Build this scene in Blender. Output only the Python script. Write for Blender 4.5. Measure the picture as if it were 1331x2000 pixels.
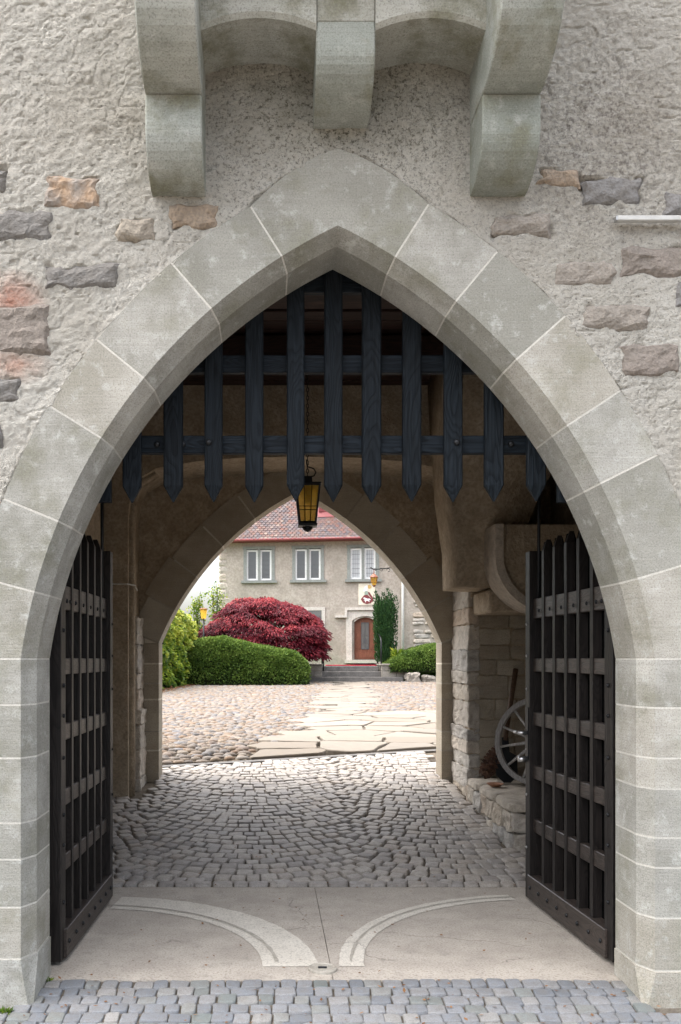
import bpy, math, random
import numpy as np
from mathutils import Vector, Matrix, noise as mn
random.seed(7); RNG = np.random.default_rng(7)
for o in list(bpy.data.objects): bpy.data.objects.remove(o)
SC = bpy.context.scene
COL = SC.collection
PI = math.pi
# ------------------------------------------------------------------ camera, sky, sun, exposure
F, VX, VY, CH = 1750.0, 525.0, 1287.0, 1.6          # focal length and vanishing point in photo pixels, eye height
cd = bpy.data.cameras.new('camera'); cam = bpy.data.objects.new('camera', cd); COL.objects.link(cam)
cam.location = (0, 0, CH); cam.rotation_euler = (PI/2, 0, 0)
cd.sensor_fit = 'HORIZONTAL'; cd.sensor_width = 36; cd.lens = F/1331*36
cd.shift_x = (665.5-VX)/1331; cd.shift_y = (VY-1000)/1331
cd.clip_start = .05; cd.clip_end = 2000
SC.camera = cam
SUN_EL, SUN_AZ = math.radians(68), math.radians(282)   # veiled sun high on the left, wide and soft
w = bpy.data.worlds.new('World'); SC.world = w; w.use_nodes = True
wn = w.node_tree; bg = wn.nodes['Background']
sky = wn.nodes.new('ShaderNodeTexSky'); sky.sky_type = 'NISHITA'; sky.sun_disc = False
sky.sun_elevation = SUN_EL; sky.sun_rotation = SUN_AZ; sky.air_density = 1.0; sky.dust_density = 6.0; sky.ozone_density = 1.0
hs = wn.nodes.new('ShaderNodeHueSaturation'); hs.inputs['Saturation'].default_value = .5   # a veiled, whitish sky
wn.links.new(sky.outputs[0], hs.inputs['Color']); wn.links.new(hs.outputs[0], bg.inputs[0]); bg.inputs[1].default_value = .15
sl = bpy.data.lights.new('sun', 'SUN'); sl.energy = 1.5; sl.angle = math.radians(125); sl.color = (1, .96, .9)
so = bpy.data.objects.new('sun', sl); COL.objects.link(so)
sd = Vector((math.sin(SUN_AZ)*math.cos(SUN_EL), math.cos(SUN_AZ)*math.cos(SUN_EL), math.sin(SUN_EL)))
so.rotation_euler = sd.to_track_quat('Z', 'Y').to_euler(); so.location = sd*20
vs = SC.view_settings; vs.view_transform = 'Standard'; vs.look = 'None'; vs.gamma = 1; vs.use_curve_mapping = False
vs.exposure = 2.0
SC.render.engine = 'CYCLES'
SC.cycles.max_bounces = 8; SC.cycles.diffuse_bounces = 5

# ------------------------------------------------------------------ helpers
def at(px, py, Y): return Vector(((px-VX)*Y/F, Y, CH-(py-VY)*Y/F))
GP = [(-300,-.12),(0,-.12),(3.5,-.085),(4.47,-.006),(4.66,0),(6.28,0),(11.2,.48),(36,.65),(40,.66),(400,.7)]
def gz(Y): return float(np.interp(Y, [p[0] for p in GP], [p[1] for p in GP]))
def ground_at(px, py):                      # where the line of sight through a photo pixel meets the ground
    lo, hi = 3.0, 60.0
    for _ in range(50):
        m = (lo+hi)/2
        if VY+(CH-gz(m))*F/m > py: lo = m
        else: hi = m
    return ((px-VX)*lo/F, lo)
WM = {}
def place(o, parent):
    if parent is not None:
        o.parent = parent; o.matrix_parent_inverse = WM.get(parent.name, Matrix.Identity(4)).inverted()
def tag(o, label=None, cat=None, group=None, kind=None):
    if label: o['label'] = label
    if cat: o['category'] = cat
    if group: o['group'] = group
    if kind: o['kind'] = kind
    return o
def thing(name, label, cat, loc=(0,0,0), group=None):
    o = bpy.data.objects.new(name, None); COL.objects.link(o); o.location = loc
    o.empty_display_size = .1
    WM[o.name] = Matrix.Translation(loc)
    return tag(o, label, cat, group)
def mk(name, V, Fc, m, parent=None, smooth=False, tint=None, local=False):
    me = bpy.data.meshes.new(name)
    if isinstance(V, np.ndarray): V = V.tolist()
    if isinstance(Fc, np.ndarray): Fc = Fc.tolist()
    me.from_pydata([tuple(v) for v in V], [], Fc)
    a = me.attributes.new('tint', 'FLOAT', 'POINT')
    if tint is None: tint = random.random()
    if np.isscalar(tint): arr = np.full(len(me.vertices), tint, dtype=np.float32)
    else: arr = np.asarray(tint, dtype=np.float32)
    a.data.foreach_set('value', arr)
    if smooth: me.polygons.foreach_set('use_smooth', np.ones(len(me.polygons), dtype=bool))
    me.materials.append(m)
    me.validate(); me.update()
    o = bpy.data.objects.new(name, me); COL.objects.link(o)
    if local: o.parent = parent
    else: place(o, parent)
    return o
class MB:
    def __init__(s): s.v = []; s.f = []; s.t = []
    def add(s, V, Fc, t=None):
        n = len(s.v); s.v += [tuple(v) for v in V]; s.f += [[i+n for i in f] for f in Fc]
        tt = random.random() if t is None else t
        s.t += [tt]*len(V); return s
    def box(s, x0, x1, y0, y1, z0, z1, t=None):
        return s.add(*boxvf(x0,x1,y0,y1,z0,z1), t)
    def build(s, name, m, parent=None, smooth=False, local=False): return mk(name, s.v, s.f, m, parent, smooth, s.t, local)
def boxvf(x0,x1,y0,y1,z0,z1):
    V = [(x,y,z) for z in (z0,z1) for y in (y0,y1) for x in (x0,x1)]
    return V, [[0,2,3,1],[4,5,7,6],[0,1,5,4],[2,6,7,3],[0,4,6,2],[1,3,7,5]]
def bboxvf(x0,x1,y0,y1,z0,z1,b=.005):         # box with chamfered edges
    V=[];idx={}
    xs=(x0,x1);ys=(y0,y1);zs=(z0,z1);sg=(1,-1)
    for i in (0,1):
        for j in (0,1):
            for k in (0,1):
                c=(xs[i],ys[j],zs[k]);d=(sg[i]*b,sg[j]*b,sg[k]*b)
                for ax in range(3):
                    p=[c[q]+(0 if q==ax else d[q]) for q in range(3)]
                    idx[(i,j,k,ax)]=len(V);V.append(p)
    Fc=[]
    for ax in range(3):
        o=[q for q in range(3) if q!=ax]
        for s in (0,1):
            q=[]
            for (u,v) in ((0,0),(1,0),(1,1),(0,1)):
                c=[0,0,0];c[ax]=s;c[o[0]]=u;c[o[1]]=v;q.append(idx[(*c,ax)])
            if (s==0)^(ax==1): q=q[::-1]
            Fc.append(q)
        for u in (0,1):
            for v in (0,1):
                q=[]
                for s,a in ((0,o[0]),(0,o[1]),(1,o[1]),(1,o[0])):
                    c=[0,0,0];c[ax]=s;c[o[0]]=u;c[o[1]]=v;q.append(idx[(*c,a)])
                Fc.append(q)
    for i in (0,1):
        for j in (0,1):
            for k in (0,1): Fc.append([idx[(i,j,k,a)] for a in range(3)])
    return V,Fc
def fixn(o):
    import bmesh
    bm=bmesh.new();bm.from_mesh(o.data);bmesh.ops.recalc_face_normals(bm,faces=bm.faces);bm.to_mesh(o.data);bm.free();return o
def bbox(name, x0,x1,y0,y1,z0,z1, m, parent=None, b=.005, local=False):
    V,Fc=bboxvf(x0,x1,y0,y1,z0,z1,b); return fixn(mk(name,V,Fc,m,parent,local=local))
def sweep(secs, caps=True):
    n=len(secs[0]); V=[p for s in secs for p in s]; Fc=[]
    for i in range(len(secs)-1):
        for j in range(n):
            a=i*n+j;b=i*n+(j+1)%n; Fc.append([a,b,b+n,a+n])
    if caps: Fc.append(list(range(n))[::-1]); Fc.append([(len(secs)-1)*n+j for j in range(n)])
    return V,Fc
def tubevf(pts, r, n=6):
    secs=[]; pts=[Vector(p) for p in pts]
    for i,p in enumerate(pts):
        d=(pts[min(i+1,len(pts)-1)]-pts[max(i-1,0)]).normalized()
        u=d.orthogonal().normalized() if abs(d.z)<.99 else Vector((1,0,0)); 
        if abs(d.z)<.99: u=d.cross(Vector((0,0,1))).normalized()
        v=d.cross(u)
        rr=r[i] if isinstance(r,(list,tuple)) else r
        secs.append([tuple(p+rr*(math.cos(k*2*PI/n)*u+math.sin(k*2*PI/n)*v)) for k in range(n)])
    return sweep(secs)
def lathevf(prof, c, n=16):
    secs=[[(c[0]+r*math.cos(k*2*PI/n), c[1]+r*math.sin(k*2*PI/n), c[2]+z) for k in range(n)] for r,z in prof]
    return sweep(secs)
def shrink(sec, d):
    c=Vector((sum(p[0] for p in sec),sum(p[1] for p in sec),sum(p[2] for p in sec)))/len(sec)
    out=[]
    for p in sec:
        v=c-Vector(p); L=v.length; out.append(tuple(Vector(p)+v*(min(d,L*.5)/max(L,1e-6))))
    return out
def rough(name, x0,x1,y0,y1,z0,z1, m, parent, amp=.012, n=5, rnd=6.0, tint=None, fr=9.0):
    """a hewn stone: rounded, noisy block"""
    c=Vector(((x0+x1)/2,(y0+y1)/2,(z0+z1)/2)); h=Vector(((x1-x0)/2,(y1-y0)/2,(z1-z0)/2))
    V=[];ix={};Fc=[]; off=Vector((random.random()*50,random.random()*50,random.random()*50))
    def vid(i,j,k):
        if (i,j,k) in ix: return ix[(i,j,k)]
        u=Vector((2*i/n-1,2*j/n-1,2*k/n-1))
        L=(abs(u.x)**rnd+abs(u.y)**rnd+abs(u.z)**rnd)**(1/rnd)
        p=Vector((u.x*h.x,u.y*h.y,u.z*h.z))/L
        q=c+p
        d=mn.noise(q*fr+off)*amp+mn.noise(q*fr*2.7+off)*amp*.5
        dirv=Vector((u.x**3,u.y**3,u.z**3)).normalized()
        q=q+dirv*d
        ix[(i,j,k)]=len(V);V.append(tuple(q));return ix[(i,j,k)]
    for a in range(n):
        for b in range(n):
            for s in (0,n):
                for ax in range(3):
                    q=[]
                    for (u,v) in ((a,b),(a+1,b),(a+1,b+1),(a,b+1)):
                        t=[u,v];t.insert(ax,s);q.append(vid(*t))
                    if (s==0)^(ax==1): q=q[::-1]
                    Fc.append(q)
    return mk(name,V,Fc,m,parent,False,tint)
_lat=RNG.random((256,256))
def vnoise(x,y,s=0):
    x=x+s*17.31;y=y+s*9.77
    xi=np.floor(x).astype(int);yi=np.floor(y).astype(int);fx=x-xi;fy=y-yi
    fx=fx*fx*(3-2*fx);fy=fy*fy*(3-2*fy)
    a=_lat[xi%256,yi%256];b=_lat[(xi+1)%256,yi%256];c=_lat[xi%256,(yi+1)%256];d=_lat[(xi+1)%256,(yi+1)%256]
    return (a*(1-fx)+b*fx)*(1-fy)+(c*(1-fx)+d*fx)*fy-.5

# ------------------------------------------------------------------ materials
class NT:
    def __init__(s,name,rough=.85,spec=.3):
        s.m=bpy.data.materials.new(name); s.m.use_nodes=True; s.t=s.m.node_tree
        s.b=s.t.nodes['Principled BSDF']; s.b.inputs['Roughness'].default_value=rough
        s.b.inputs['Specular IOR Level'].default_value=spec
        g=s.n('ShaderNodeNewGeometry'); s.pos=g.outputs['Position']
        a=s.n('ShaderNodeAttribute'); a.attribute_name='tint'; s.tint=a.outputs['Fac']
    def n(s,ty,**k):
        x=s.t.nodes.new(ty)
        for a,b in k.items(): setattr(x,a,b)
        return x
    def l(s,a,b): s.t.links.new(a,b)
    def set(s,sock,v):
        if hasattr(v,'is_linked'): s.l(v,sock)
        else: sock.default_value=v
    def mapv(s,scale=(1,1,1),src=None,rot=(0,0,0)):
        x=s.n('ShaderNodeMapping'); x.inputs['Scale'].default_value=scale; x.inputs['Rotation'].default_value=rot
        s.l(src or s.pos,x.inputs['Vector']); return x.outputs[0]
    def noise(s,scale,detail=4,rough=.55,vec=None,dist=0):
        x=s.n('ShaderNodeTexNoise'); x.inputs['Scale'].default_value=scale;x.inputs['Detail'].default_value=detail
        x.inputs['Roughness'].default_value=rough;x.inputs['Distortion'].default_value=dist
        s.l(vec or s.pos,x.inputs['Vector']);return x.outputs['Fac']
    def ramp(s,fac,*stops):
        x=s.n('ShaderNodeValToRGB');e=x.color_ramp.elements
        while len(e)<len(stops): e.new(.5)
        for q,(p,c) in zip(e,stops):
            q.position=p; q.color=(*c,1) if isinstance(c,tuple) else (c,c,c,1)
        s.l(fac,x.inputs[0]);return x.outputs[0]
    def mix(s,fac,a,b,mode='MIX'):
        x=s.n('ShaderNodeMix',data_type='RGBA',blend_type=mode)
        s.set(x.inputs[0],fac)
        for sock,v in ((x.inputs[6],a),(x.inputs[7],b)):
            if isinstance(v,tuple): sock.default_value=(*v,1)
            else: s.l(v,sock)
        return x.outputs[2]
    def math(s,op,a,b=0.0):
        x=s.n('ShaderNodeMath',operation=op); s.set(x.inputs[0],a); s.set(x.inputs[1],b); return x.outputs[0]
    def col(s,v):
        if isinstance(v,tuple): s.b.inputs['Base Color'].default_value=(*v,1)
        else: s.l(v,s.b.inputs['Base Color'])
    def bump(s,h,strength=.5,dist=.01):
        x=s.n('ShaderNodeBump');x.inputs['Strength'].default_value=strength;x.inputs['Distance'].default_value=dist
        s.l(h,x.inputs['Height'])
        if s.b.inputs['Normal'].is_linked: s.l(s.b.inputs['Normal'].links[0].from_socket,x.inputs['Normal'])
        s.l(x.outputs[0],s.b.inputs['Normal']);return s
    def spot(s,c,r):                     # soft mask round a point of the place (a stain with a shape of its own)
        x=s.n('ShaderNodeVectorMath',operation='SUBTRACT');s.l(s.pos,x.inputs[0]);x.inputs[1].default_value=c
        y=s.n('ShaderNodeVectorMath',operation='DIVIDE');s.l(x.outputs[0],y.inputs[0]);y.inputs[1].default_value=r
        z=s.n('ShaderNodeVectorMath',operation='LENGTH');s.l(y.outputs[0],z.inputs[0])
        q=s.n('ShaderNodeMapRange');s.l(z.outputs[1],q.inputs[0]);q.inputs[1].default_value=.2;q.inputs[2].default_value=1;q.inputs[3].default_value=1;q.inputs[4].default_value=0
        return q.outputs[0]

def m_plaster():
    k=NT('rough_lime_plaster',.95,.15)
    big=k.noise(1.6,5,.6); mid=k.noise(9,6,.7); fine=k.noise(62,9,.82,k.mapv((1,1,1.35),None,(0,.6,0))); gr=k.noise(120,4,.7)
    c=k.ramp(big,(.3,(.60,.56,.485)),(.5,(.71,.68,.61)),(.72,(.79,.765,.695)))
    c=k.mix(k.ramp(mid,(.35,.3),(.6,0.0)),c,(.42,.385,.325))
    # dirt caught in pits, more of it in some regions
    reg=k.noise(1.1,3,.6,k.mapv((1,1,.8)))
    dirt=k.math('MULTIPLY',k.ramp(fine,(.39,1.0),(.465,0.0)),k.ramp(reg,(.38,.2),(.64,.9)))
    c=k.mix(dirt,c,(.15,.135,.11))
    # mossy grime by the corbels, darker speckled patch right of them, red rubbed patch at the left
    g=k.math('MULTIPLY',k.spot((.33,4.2,4.22),(.85,.6,.36)),k.ramp(mid,(.3,1.0),(.75,.3)))
    c=k.mix(k.math('MULTIPLY',g,.5),c,(.2,.195,.12))
    sk=k.ramp(k.noise(55,8,.8),(.41,1.0),(.48,0.0)); c=k.mix(k.math('MULTIPLY',k.math('MULTIPLY',sk,k.spot((.33,4.2,4.15),(1.2,.7,.75))),.9),c,(.10,.09,.06))
    s2=k.math('MULTIPLY',k.spot((1.55,4.2,4.05),(.75,.6,.75)),k.ramp(k.noise(50,8,.8),(.42,1.0),(.52,.12)))
    c=k.mix(k.math('MULTIPLY',s2,.75),c,(.19,.165,.15))
    r=k.math('MULTIPLY',k.spot((-1.22,4.2,3.28),(.2,.5,.16)),k.ramp(mid,(.3,.2),(.6,1.0)))
    c=k.mix(k.math('MULTIPLY',r,.75),c,(.62,.23,.14))
    r=k.math('MULTIPLY',k.spot((-1.2,4.2,2.98),(.2,.5,.1)),k.ramp(mid,(.3,.2),(.6,1.0)))
    c=k.mix(k.math('MULTIPLY',r,.6),c,(.60,.27,.17))
    k.col(c); k.bump(mid,.3,.02); k.bump(fine,1.0,.03); k.bump(gr,.9,.010); return k.m
def m_sand(name,c1,c2,c3,algae=.5,tool=(3,3,170),light=.5):
    k=NT(name,.9,.2)
    off=k.n('ShaderNodeVectorMath',operation='ADD'); k.l(k.pos,off.inputs[0])
    cmb=k.n('ShaderNodeCombineXYZ'); t7=k.math('MULTIPLY',k.tint,7.0); k.l(t7,cmb.inputs[0]); k.l(t7,cmb.inputs[2]); k.l(cmb.outputs[0],off.inputs[1])
    v=off.outputs[0]
    big=k.noise(2.8,5,.6,v); mid=k.noise(14,5,.65,v); sp=k.noise(130,5,.75); tl=k.noise(1,2,.5,k.mapv(tool))
    c=k.ramp(big,(.36,c1),(.5,c2),(.63,c3))
    c=k.mix(k.ramp(k.tint,(.35,.0),(1,.75)),c,c1); c=k.mix(k.ramp(k.tint,(0,.6),(.4,0.0)),c,(.44,.40,.33))
    c=k.mix(k.math('MULTIPLY',k.ramp(mid,(.55,0.0),(.75,1.0)),light),c,(.54,.54,.51))
    c=k.mix(k.math('MULTIPLY',k.ramp(k.noise(4.2,4,.65),(.5,0.0),(.68,1.0)),algae),c,(.17,.165,.10))
    c=k.mix(k.ramp(sp,(.36,.6),(.49,0.0)),c,(.13,.125,.11)); c=k.mix(k.ramp(sp,(.56,0.0),(.68,.4)),c,(.52,.52,.48))
    c=k.mix(k.math('MULTIPLY',k.ramp(tl,(.38,1.0),(.55,0.0)),.13),c,(.17,.165,.14))
    k.col(c); k.bump(mid,.25,.01); k.bump(tl,.35,.003); k.bump(sp,.6,.006); return k.m
def m_simple(name,c1,c2,scale=20,bump=.3,bd=.006,rough=.85,spec=.3,tv=.35,dirt=None,stretch=(1,1,1),metal=0):
    """two-tone noise with a per-piece tone from the tint attribute"""
    k=NT(name,rough,spec)
    f=k.noise(scale,5,.6,k.mapv(stretch)); g=k.noise(scale*5,3,.6,k.mapv(stretch))
    c=k.mix(k.ramp(f,(.32,0.0),(.68,1.0)),c1,c2)
    c=k.mix(k.math('MULTIPLY',k.ramp(g,(.4,1.0),(.58,0.0)),.35),c,tuple(x*.45 for x in c1))
    if dirt: c=k.mix(k.math('MULTIPLY',k.ramp(k.noise(scale*.3,4,.6),(.5,0.0),(.7,1.0)),.7),c,dirt)
    val=k.math('ADD',k.math('MULTIPLY',k.tint,2*tv),1-tv)
    x=k.n('ShaderNodeVectorMath',operation='SCALE'); k.l(c,x.inputs[0]); k.l(val,x.inputs['Scale'])
    k.col(x.outputs[0]); k.b.inputs['Metallic'].default_value=metal
    if bump: k.bump(f,bump,bd); k.bump(g,bump,bd*.4)
    return k.m
def m_multi(name,cols,scale=30,bump=.4,bd=.006,rough=.8,spec=.3,speck=.3):
    """one of several stone colours for each piece, chosen by its tint"""
    k=NT(name,rough,spec); n=len(cols)
    x=k.n('ShaderNodeValToRGB'); x.color_ramp.interpolation='LINEAR'; e=x.color_ramp.elements
    while len(e)<n: e.new(.5)
    for i,(q,c) in enumerate(zip(e,cols)): q.position=i/(n-1); q.color=(*c,1)
    k.l(k.tint,x.inputs[0]); f=k.noise(scale,4,.65); g=k.noise(scale*7,2,.6)
    c=k.mix(k.math('MULTIPLY',k.ramp(f,(.35,1.0),(.6,0.0)),.4),x.outputs[0],(.16,.145,.125))
    c=k.mix(k.math('MULTIPLY',k.ramp(g,(.4,1.0),(.56,0.0)),speck),c,(.10,.09,.08))
    k.col(c); k.bump(f,bump,bd); k.bump(g,bump,bd*.3); return k.m
def m_wood(name,c1,c2,rough=.6,axis='Z',scale=9,bump=.5,spec=.3):
    k=NT(name,rough,spec)
    off=k.n('ShaderNodeVectorMath',operation='ADD'); k.l(k.pos,off.inputs[0])
    cmb=k.n('ShaderNodeCombineXYZ')
    for i in range(3): k.l(k.math('MULTIPLY',k.tint,(5.,3.,9.)[i]),cmb.inputs[i])
    k.l(cmb.outputs[0],off.inputs[1])
    st={'Z':(1,1,.16),'X':(.16,1,1),'Y':(1,.16,1)}[axis]
    mp=k.mapv(st,off.outputs[0])
    ring=k.noise(scale,2,.5,mp,.4)
    wv=k.math('FRACT',k.math('MULTIPLY',ring,22.0))
    wv=k.ramp(wv,(0,0.0),(.55,1.0),(.9,.8),(1,0.0))
    fib=k.noise(110,3,.6,k.mapv({'Z':(1,1,.03),'X':(.03,1,1),'Y':(1,.03,1)}[axis]))
    c=k.mix(wv,c1,c2); c=k.mix(k.math('MULTIPLY',k.ramp(fib,(.4,1.0),(.6,0.0)),.5),c,tuple(x*.45 for x in c1))
    x=k.n('ShaderNodeVectorMath',operation='SCALE'); k.l(c,x.inputs[0]); k.l(k.math('ADD',k.math('MULTIPLY',k.tint,.5),.75),x.inputs['Scale'])
    k.col(x.outputs[0]); k.bump(wv,bump*.5,.003); k.bump(fib,bump,.003); return k.m
def m_leaf(name,cols,trans=.35,rough=.5):
    k=NT(name,rough,.15); n=len(cols)
    x=k.n('ShaderNodeValToRGB'); e=x.color_ramp.elements
    while len(e)<n: e.new(.5)
    for i,(q,c) in enumerate(zip(e,cols)): q.position=i/(n-1); q.color=(*c,1)
    k.l(k.tint,x.inputs[0]); k.col(x.outputs[0])
    tr=k.n('ShaderNodeBsdfTranslucent'); k.l(x.outputs[0],tr.inputs[0])
    ms=k.n('ShaderNodeMixShader'); ms.inputs[0].default_value=trans
    k.l(k.b.outputs[0],ms.inputs[1]); k.l(tr.outputs[0],ms.inputs[2])
    k.l(ms.outputs[0],k.t.nodes['Material Output'].inputs[0]); return k.m
def m_flat(name,c,rough=.6,spec=.4,metal=0,emit=0):
    k=NT(name,rough,spec); k.b.inputs['Metallic'].default_value=metal
    f=k.noise(25,4,.6); k.col(k.mix(k.ramp(f,(.3,0.0),(.7,1.0)),tuple(x*.82 for x in c),tuple(min(1,x*1.1) for x in c)))
    if rough>.3: k.bump(f,.08,.003)
    return k.m
M={}
M['plaster']=m_plaster()
M['sand']=m_sand('grey_green_sandstone',(.255,.25,.215),(.37,.362,.33),(.46,.45,.41),.42,(3,3,150),.8)
M['corbel']=m_sand('tooled_corbel_sandstone',(.25,.27,.235),(.37,.39,.355),(.45,.465,.43),.75,(2,60,190),.6)
M['rsand']=m_sand('brown_sandstone',(.31,.26,.20),(.40,.345,.265),(.47,.41,.32),.15,(4,4,120),.1)
M['mortar']=m_simple('pale_lime_mortar',(.46,.44,.395),(.57,.55,.495),40,.3)
M['rmortar']=m_simple('inner_arch_mortar',(.44,.40,.33),(.54,.49,.41),40,.3)
M['inplaster']=m_simple('brown_passage_plaster',(.30,.24,.17),(.45,.37,.275),7,.9,.03,.95,.1,.0)
M['stone']=m_multi('rubble_stone',[(.19,.182,.172),(.29,.26,.225),(.245,.212,.185),(.34,.30,.245),(.205,.20,.196),(.32,.25,.185)],11,.9,.02,.9,.2)
M['ostone']=m_simple('ochre_stone',(.36,.235,.14),(.30,.275,.25),9,.9,.02,.9,.2,.1)
M['jstone']=m_multi('jamb_rubble',[(.50,.455,.39),(.56,.48,.385),(.45,.43,.40),(.60,.54,.46),(.53,.43,.335)],13,.9,.02,.9,.2,.15)
M['iron_wood']=m_wood('blue_black_stained_oak',(.0038,.006,.0086),(.0115,.016,.021),.6,'Z',7,.9,.13)
M['iron_woodx']=m_wood('blue_black_stained_oak_rail',(.0038,.006,.0086),(.012,.0172,.0235),.6,'X',7,1.0,.13)
M['gate']=m_wood('dark_brown_gate_oak',(.009,.0075,.007),(.020,.0165,.015),.45,'Z',9,.5)
M['gatey']=m_wood('dark_brown_gate_rail',(.036,.029,.025),(.075,.059,.051),.42,'Y',9,.5)
M['board']=m_wood('black_gate_boards',(.002,.002,.0023),(.004,.004,.0045),.9,'Z',9,.3,.04)
M['plank']=m_wood('red_brown_ceiling_boards',(.022,.011,.008),(.05,.024,.017),.7,'X',5,.4)
M['iron']=m_flat('black_iron',(.02,.021,.023),.45,.5,.6)
M['steel']=m_flat('bright_steel',(.45,.45,.45),.3,.5,.9)
def m_concrete(name,c1,c2,stain):
    k=NT(name,.85,.25); a=k.noise(4,6,.65); b=k.noise(90,4,.7); d=k.noise(11,8,.7)
    c=k.mix(k.ramp(a,(.36,0.0),(.64,1.0)),c1,c2)
    c=k.mix(k.math('MULTIPLY',k.ramp(d,(.54,0.0),(.66,1.0)),.5),c,stain)
    c=k.mix(k.math('MULTIPLY',k.ramp(b,(.38,1.0),(.47,0.0)),.6),c,tuple(x*.45 for x in c1))
    c=k.mix(k.math('MULTIPLY',k.ramp(b,(.58,0.0),(.68,1.0)),.4),c,tuple(min(.8,x*1.35) for x in c2))
    v=k.n('ShaderNodeTexVoronoi',feature='DISTANCE_TO_EDGE'); v.inputs['Scale'].default_value=.9
    w_=k.n('ShaderNodeVectorMath',operation='ADD'); nz=k.n('ShaderNodeTexNoise'); nz.inputs['Scale'].default_value=5; nz.inputs['Detail'].default_value=5; k.l(k.pos,nz.inputs['Vector'])
    sc=k.n('ShaderNodeVectorMath',operation='SCALE'); k.l(nz.outputs['Color'],sc.inputs[0]); sc.inputs['Scale'].default_value=.35
    k.l(k.pos,w_.inputs[0]); k.l(sc.outputs[0],w_.inputs[1]); k.l(w_.outputs[0],v.inputs['Vector'])
    cr=k.math('MULTIPLY',k.ramp(v.outputs['Distance'],(0,1.0),(.006,0.0)),k.ramp(k.noise(1.7,2,.5),(.5,0.0),(.56,1.0)))
    c=k.mix(k.math('MULTIPLY',cr,.7),c,(.12,.105,.09))
    k.col(c); k.bump(d,.35,.006); k.bump(b,.6,.004); return k.m
M['slab']=m_concrete('worn_concrete',(.37,.33,.285),(.46,.415,.36),(.27,.245,.215))
M['track']=m_concrete('pale_cement_track',(.55,.51,.445),(.63,.59,.52),(.43,.395,.345))
M['groove']=m_simple('grey_track_groove',(.36,.33,.28),(.45,.42,.37),12,.2,.003,.9,.2,.1)
M['setts']=m_multi('granite_setts',[(.29,.265,.245),(.38,.345,.315),(.43,.385,.335),(.35,.325,.305),(.47,.43,.385),(.39,.335,.285)],25,.5,.008,.66,.35,.35)
M['fsetts']=m_multi('blue_grey_setts',[(.135,.15,.172),(.19,.205,.228),(.235,.24,.25),(.16,.175,.198),(.27,.265,.26),(.14,.165,.165)],25,.6,.008,.7,.35,.35)
M['pebble']=m_multi('river_pebbles',[(.085,.088,.098),(.165,.122,.085),(.125,.115,.112),(.195,.155,.113),(.165,.10,.056),(.13,.134,.148),(.21,.18,.145),(.13,.075,.042)],14,.2,.006,.65,.3,.12)
M['flag']=m_multi('limestone_flags',[(.175,.148,.117),(.215,.188,.152),(.17,.15,.127),(.23,.202,.166)],6,.4,.008,.8,.25,.12)
M['soil']=m_simple('joint_earth',(.12,.10,.078),(.19,.16,.125),18,.6,.01,.95,.1,0)
M['grit']=m_simple('grey_joint_grit',(.11,.095,.078),(.17,.15,.125),22,.6,.008,.95,.1,0)
M['lawn']=m_simple('lawn',(.06,.14,.02),(.11,.24,.03),20,.5,.02,.9,.1,0)
M['hplaster']=m_simple('house_render',(.38,.335,.285),(.46,.41,.355),2.2,.6,.03,.95,.1,.0,(.28,.255,.215))
M['hstone']=m_simple('grey_green_window_stone',(.24,.255,.235),(.30,.315,.295),6,.3,.005,.85,.2,.08)
M['dstone']=m_simple('pale_door_stone',(.55,.51,.455),(.64,.60,.545),6,.3,.005,.85,.2,.06)
M['white']=m_flat('white_paint',(.80,.80,.78),.4)
M['red']=m_flat('red_paint',(.20,.042,.045),.5)
M['tile']=m_multi('mixed_clay_tiles',[(.15,.078,.064),(.085,.075,.088),(.16,.092,.076),(.10,.088,.098),(.175,.082,.066),(.12,.10,.108),(.22,.16,.135)],9,.3,.01,.8,.2,.15)
M['door']=m_wood('red_brown_door_oak',(.13,.045,.025),(.22,.085,.05),.5,'Z',5,.3)
M['lead']=m_flat('lead_came',(.09,.09,.095),.5,.4,.3)
M['step']=m_simple('dark_grey_step_stone',(.10,.095,.09),(.17,.16,.15),5,.4,.006,.75,.3,.15)
M['wallblk']=m_simple('grey_block_stone',(.23,.21,.18),(.31,.285,.25),5,.4,.006,.85,.2,.15)
M['mat']=m_flat('red_doormat_fabric',(.48,.03,.06),.9,.1)
M['bark']=m_simple('bark',(.07,.05,.04),(.13,.10,.08),30,.6,.01,.9,.1,.1)
M['cone']=m_simple('pine_cone',(.07,.036,.024),(.15,.08,.05),30,.3,.004,.7,.3,.45)
M['wheel']=m_wood('weathered_grey_wood',(.40,.38,.365),(.55,.53,.51),.75,'Z',12,.4)
M['handle']=m_wood('old_brown_handle',(.06,.035,.022),(.11,.065,.04),.6,'Z',12,.3)
M['terra']=m_flat('terracotta',(.33,.16,.09),.7)
M['pale']=m_flat('cream_panel',(.74,.68,.55),.7)
M['gold']=m_flat('ochre_gold',(.60,.40,.14),.6)
M['greyg']=m_flat('grey_green_paint',(.30,.36,.30),.6)
M['dry']=m_leaf('dry_leaves',[(.12,.06,.03),(.22,.11,.05),(.16,.09,.05),(.30,.15,.06)],.1,.8)
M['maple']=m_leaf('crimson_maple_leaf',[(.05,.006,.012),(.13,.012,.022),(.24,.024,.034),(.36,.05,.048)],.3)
M['hedge']=m_leaf('clipped_hedge_leaf',[(.028,.06,.011),(.07,.125,.022),(.125,.195,.036),(.20,.27,.065)],.28)
M['yew']=m_leaf('yew_needles',[(.014,.04,.016),(.03,.075,.024),(.05,.11,.03)],.15)
M['ivy']=m_leaf('ivy_leaf',[(.03,.075,.012),(.10,.18,.022),(.23,.31,.03),(.42,.44,.06)],.45,.35)
M['core']=m_simple('shaded_twigs',(.018,.028,.012),(.03,.04,.018),20,.5,.02,.95,.1,0)
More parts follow.
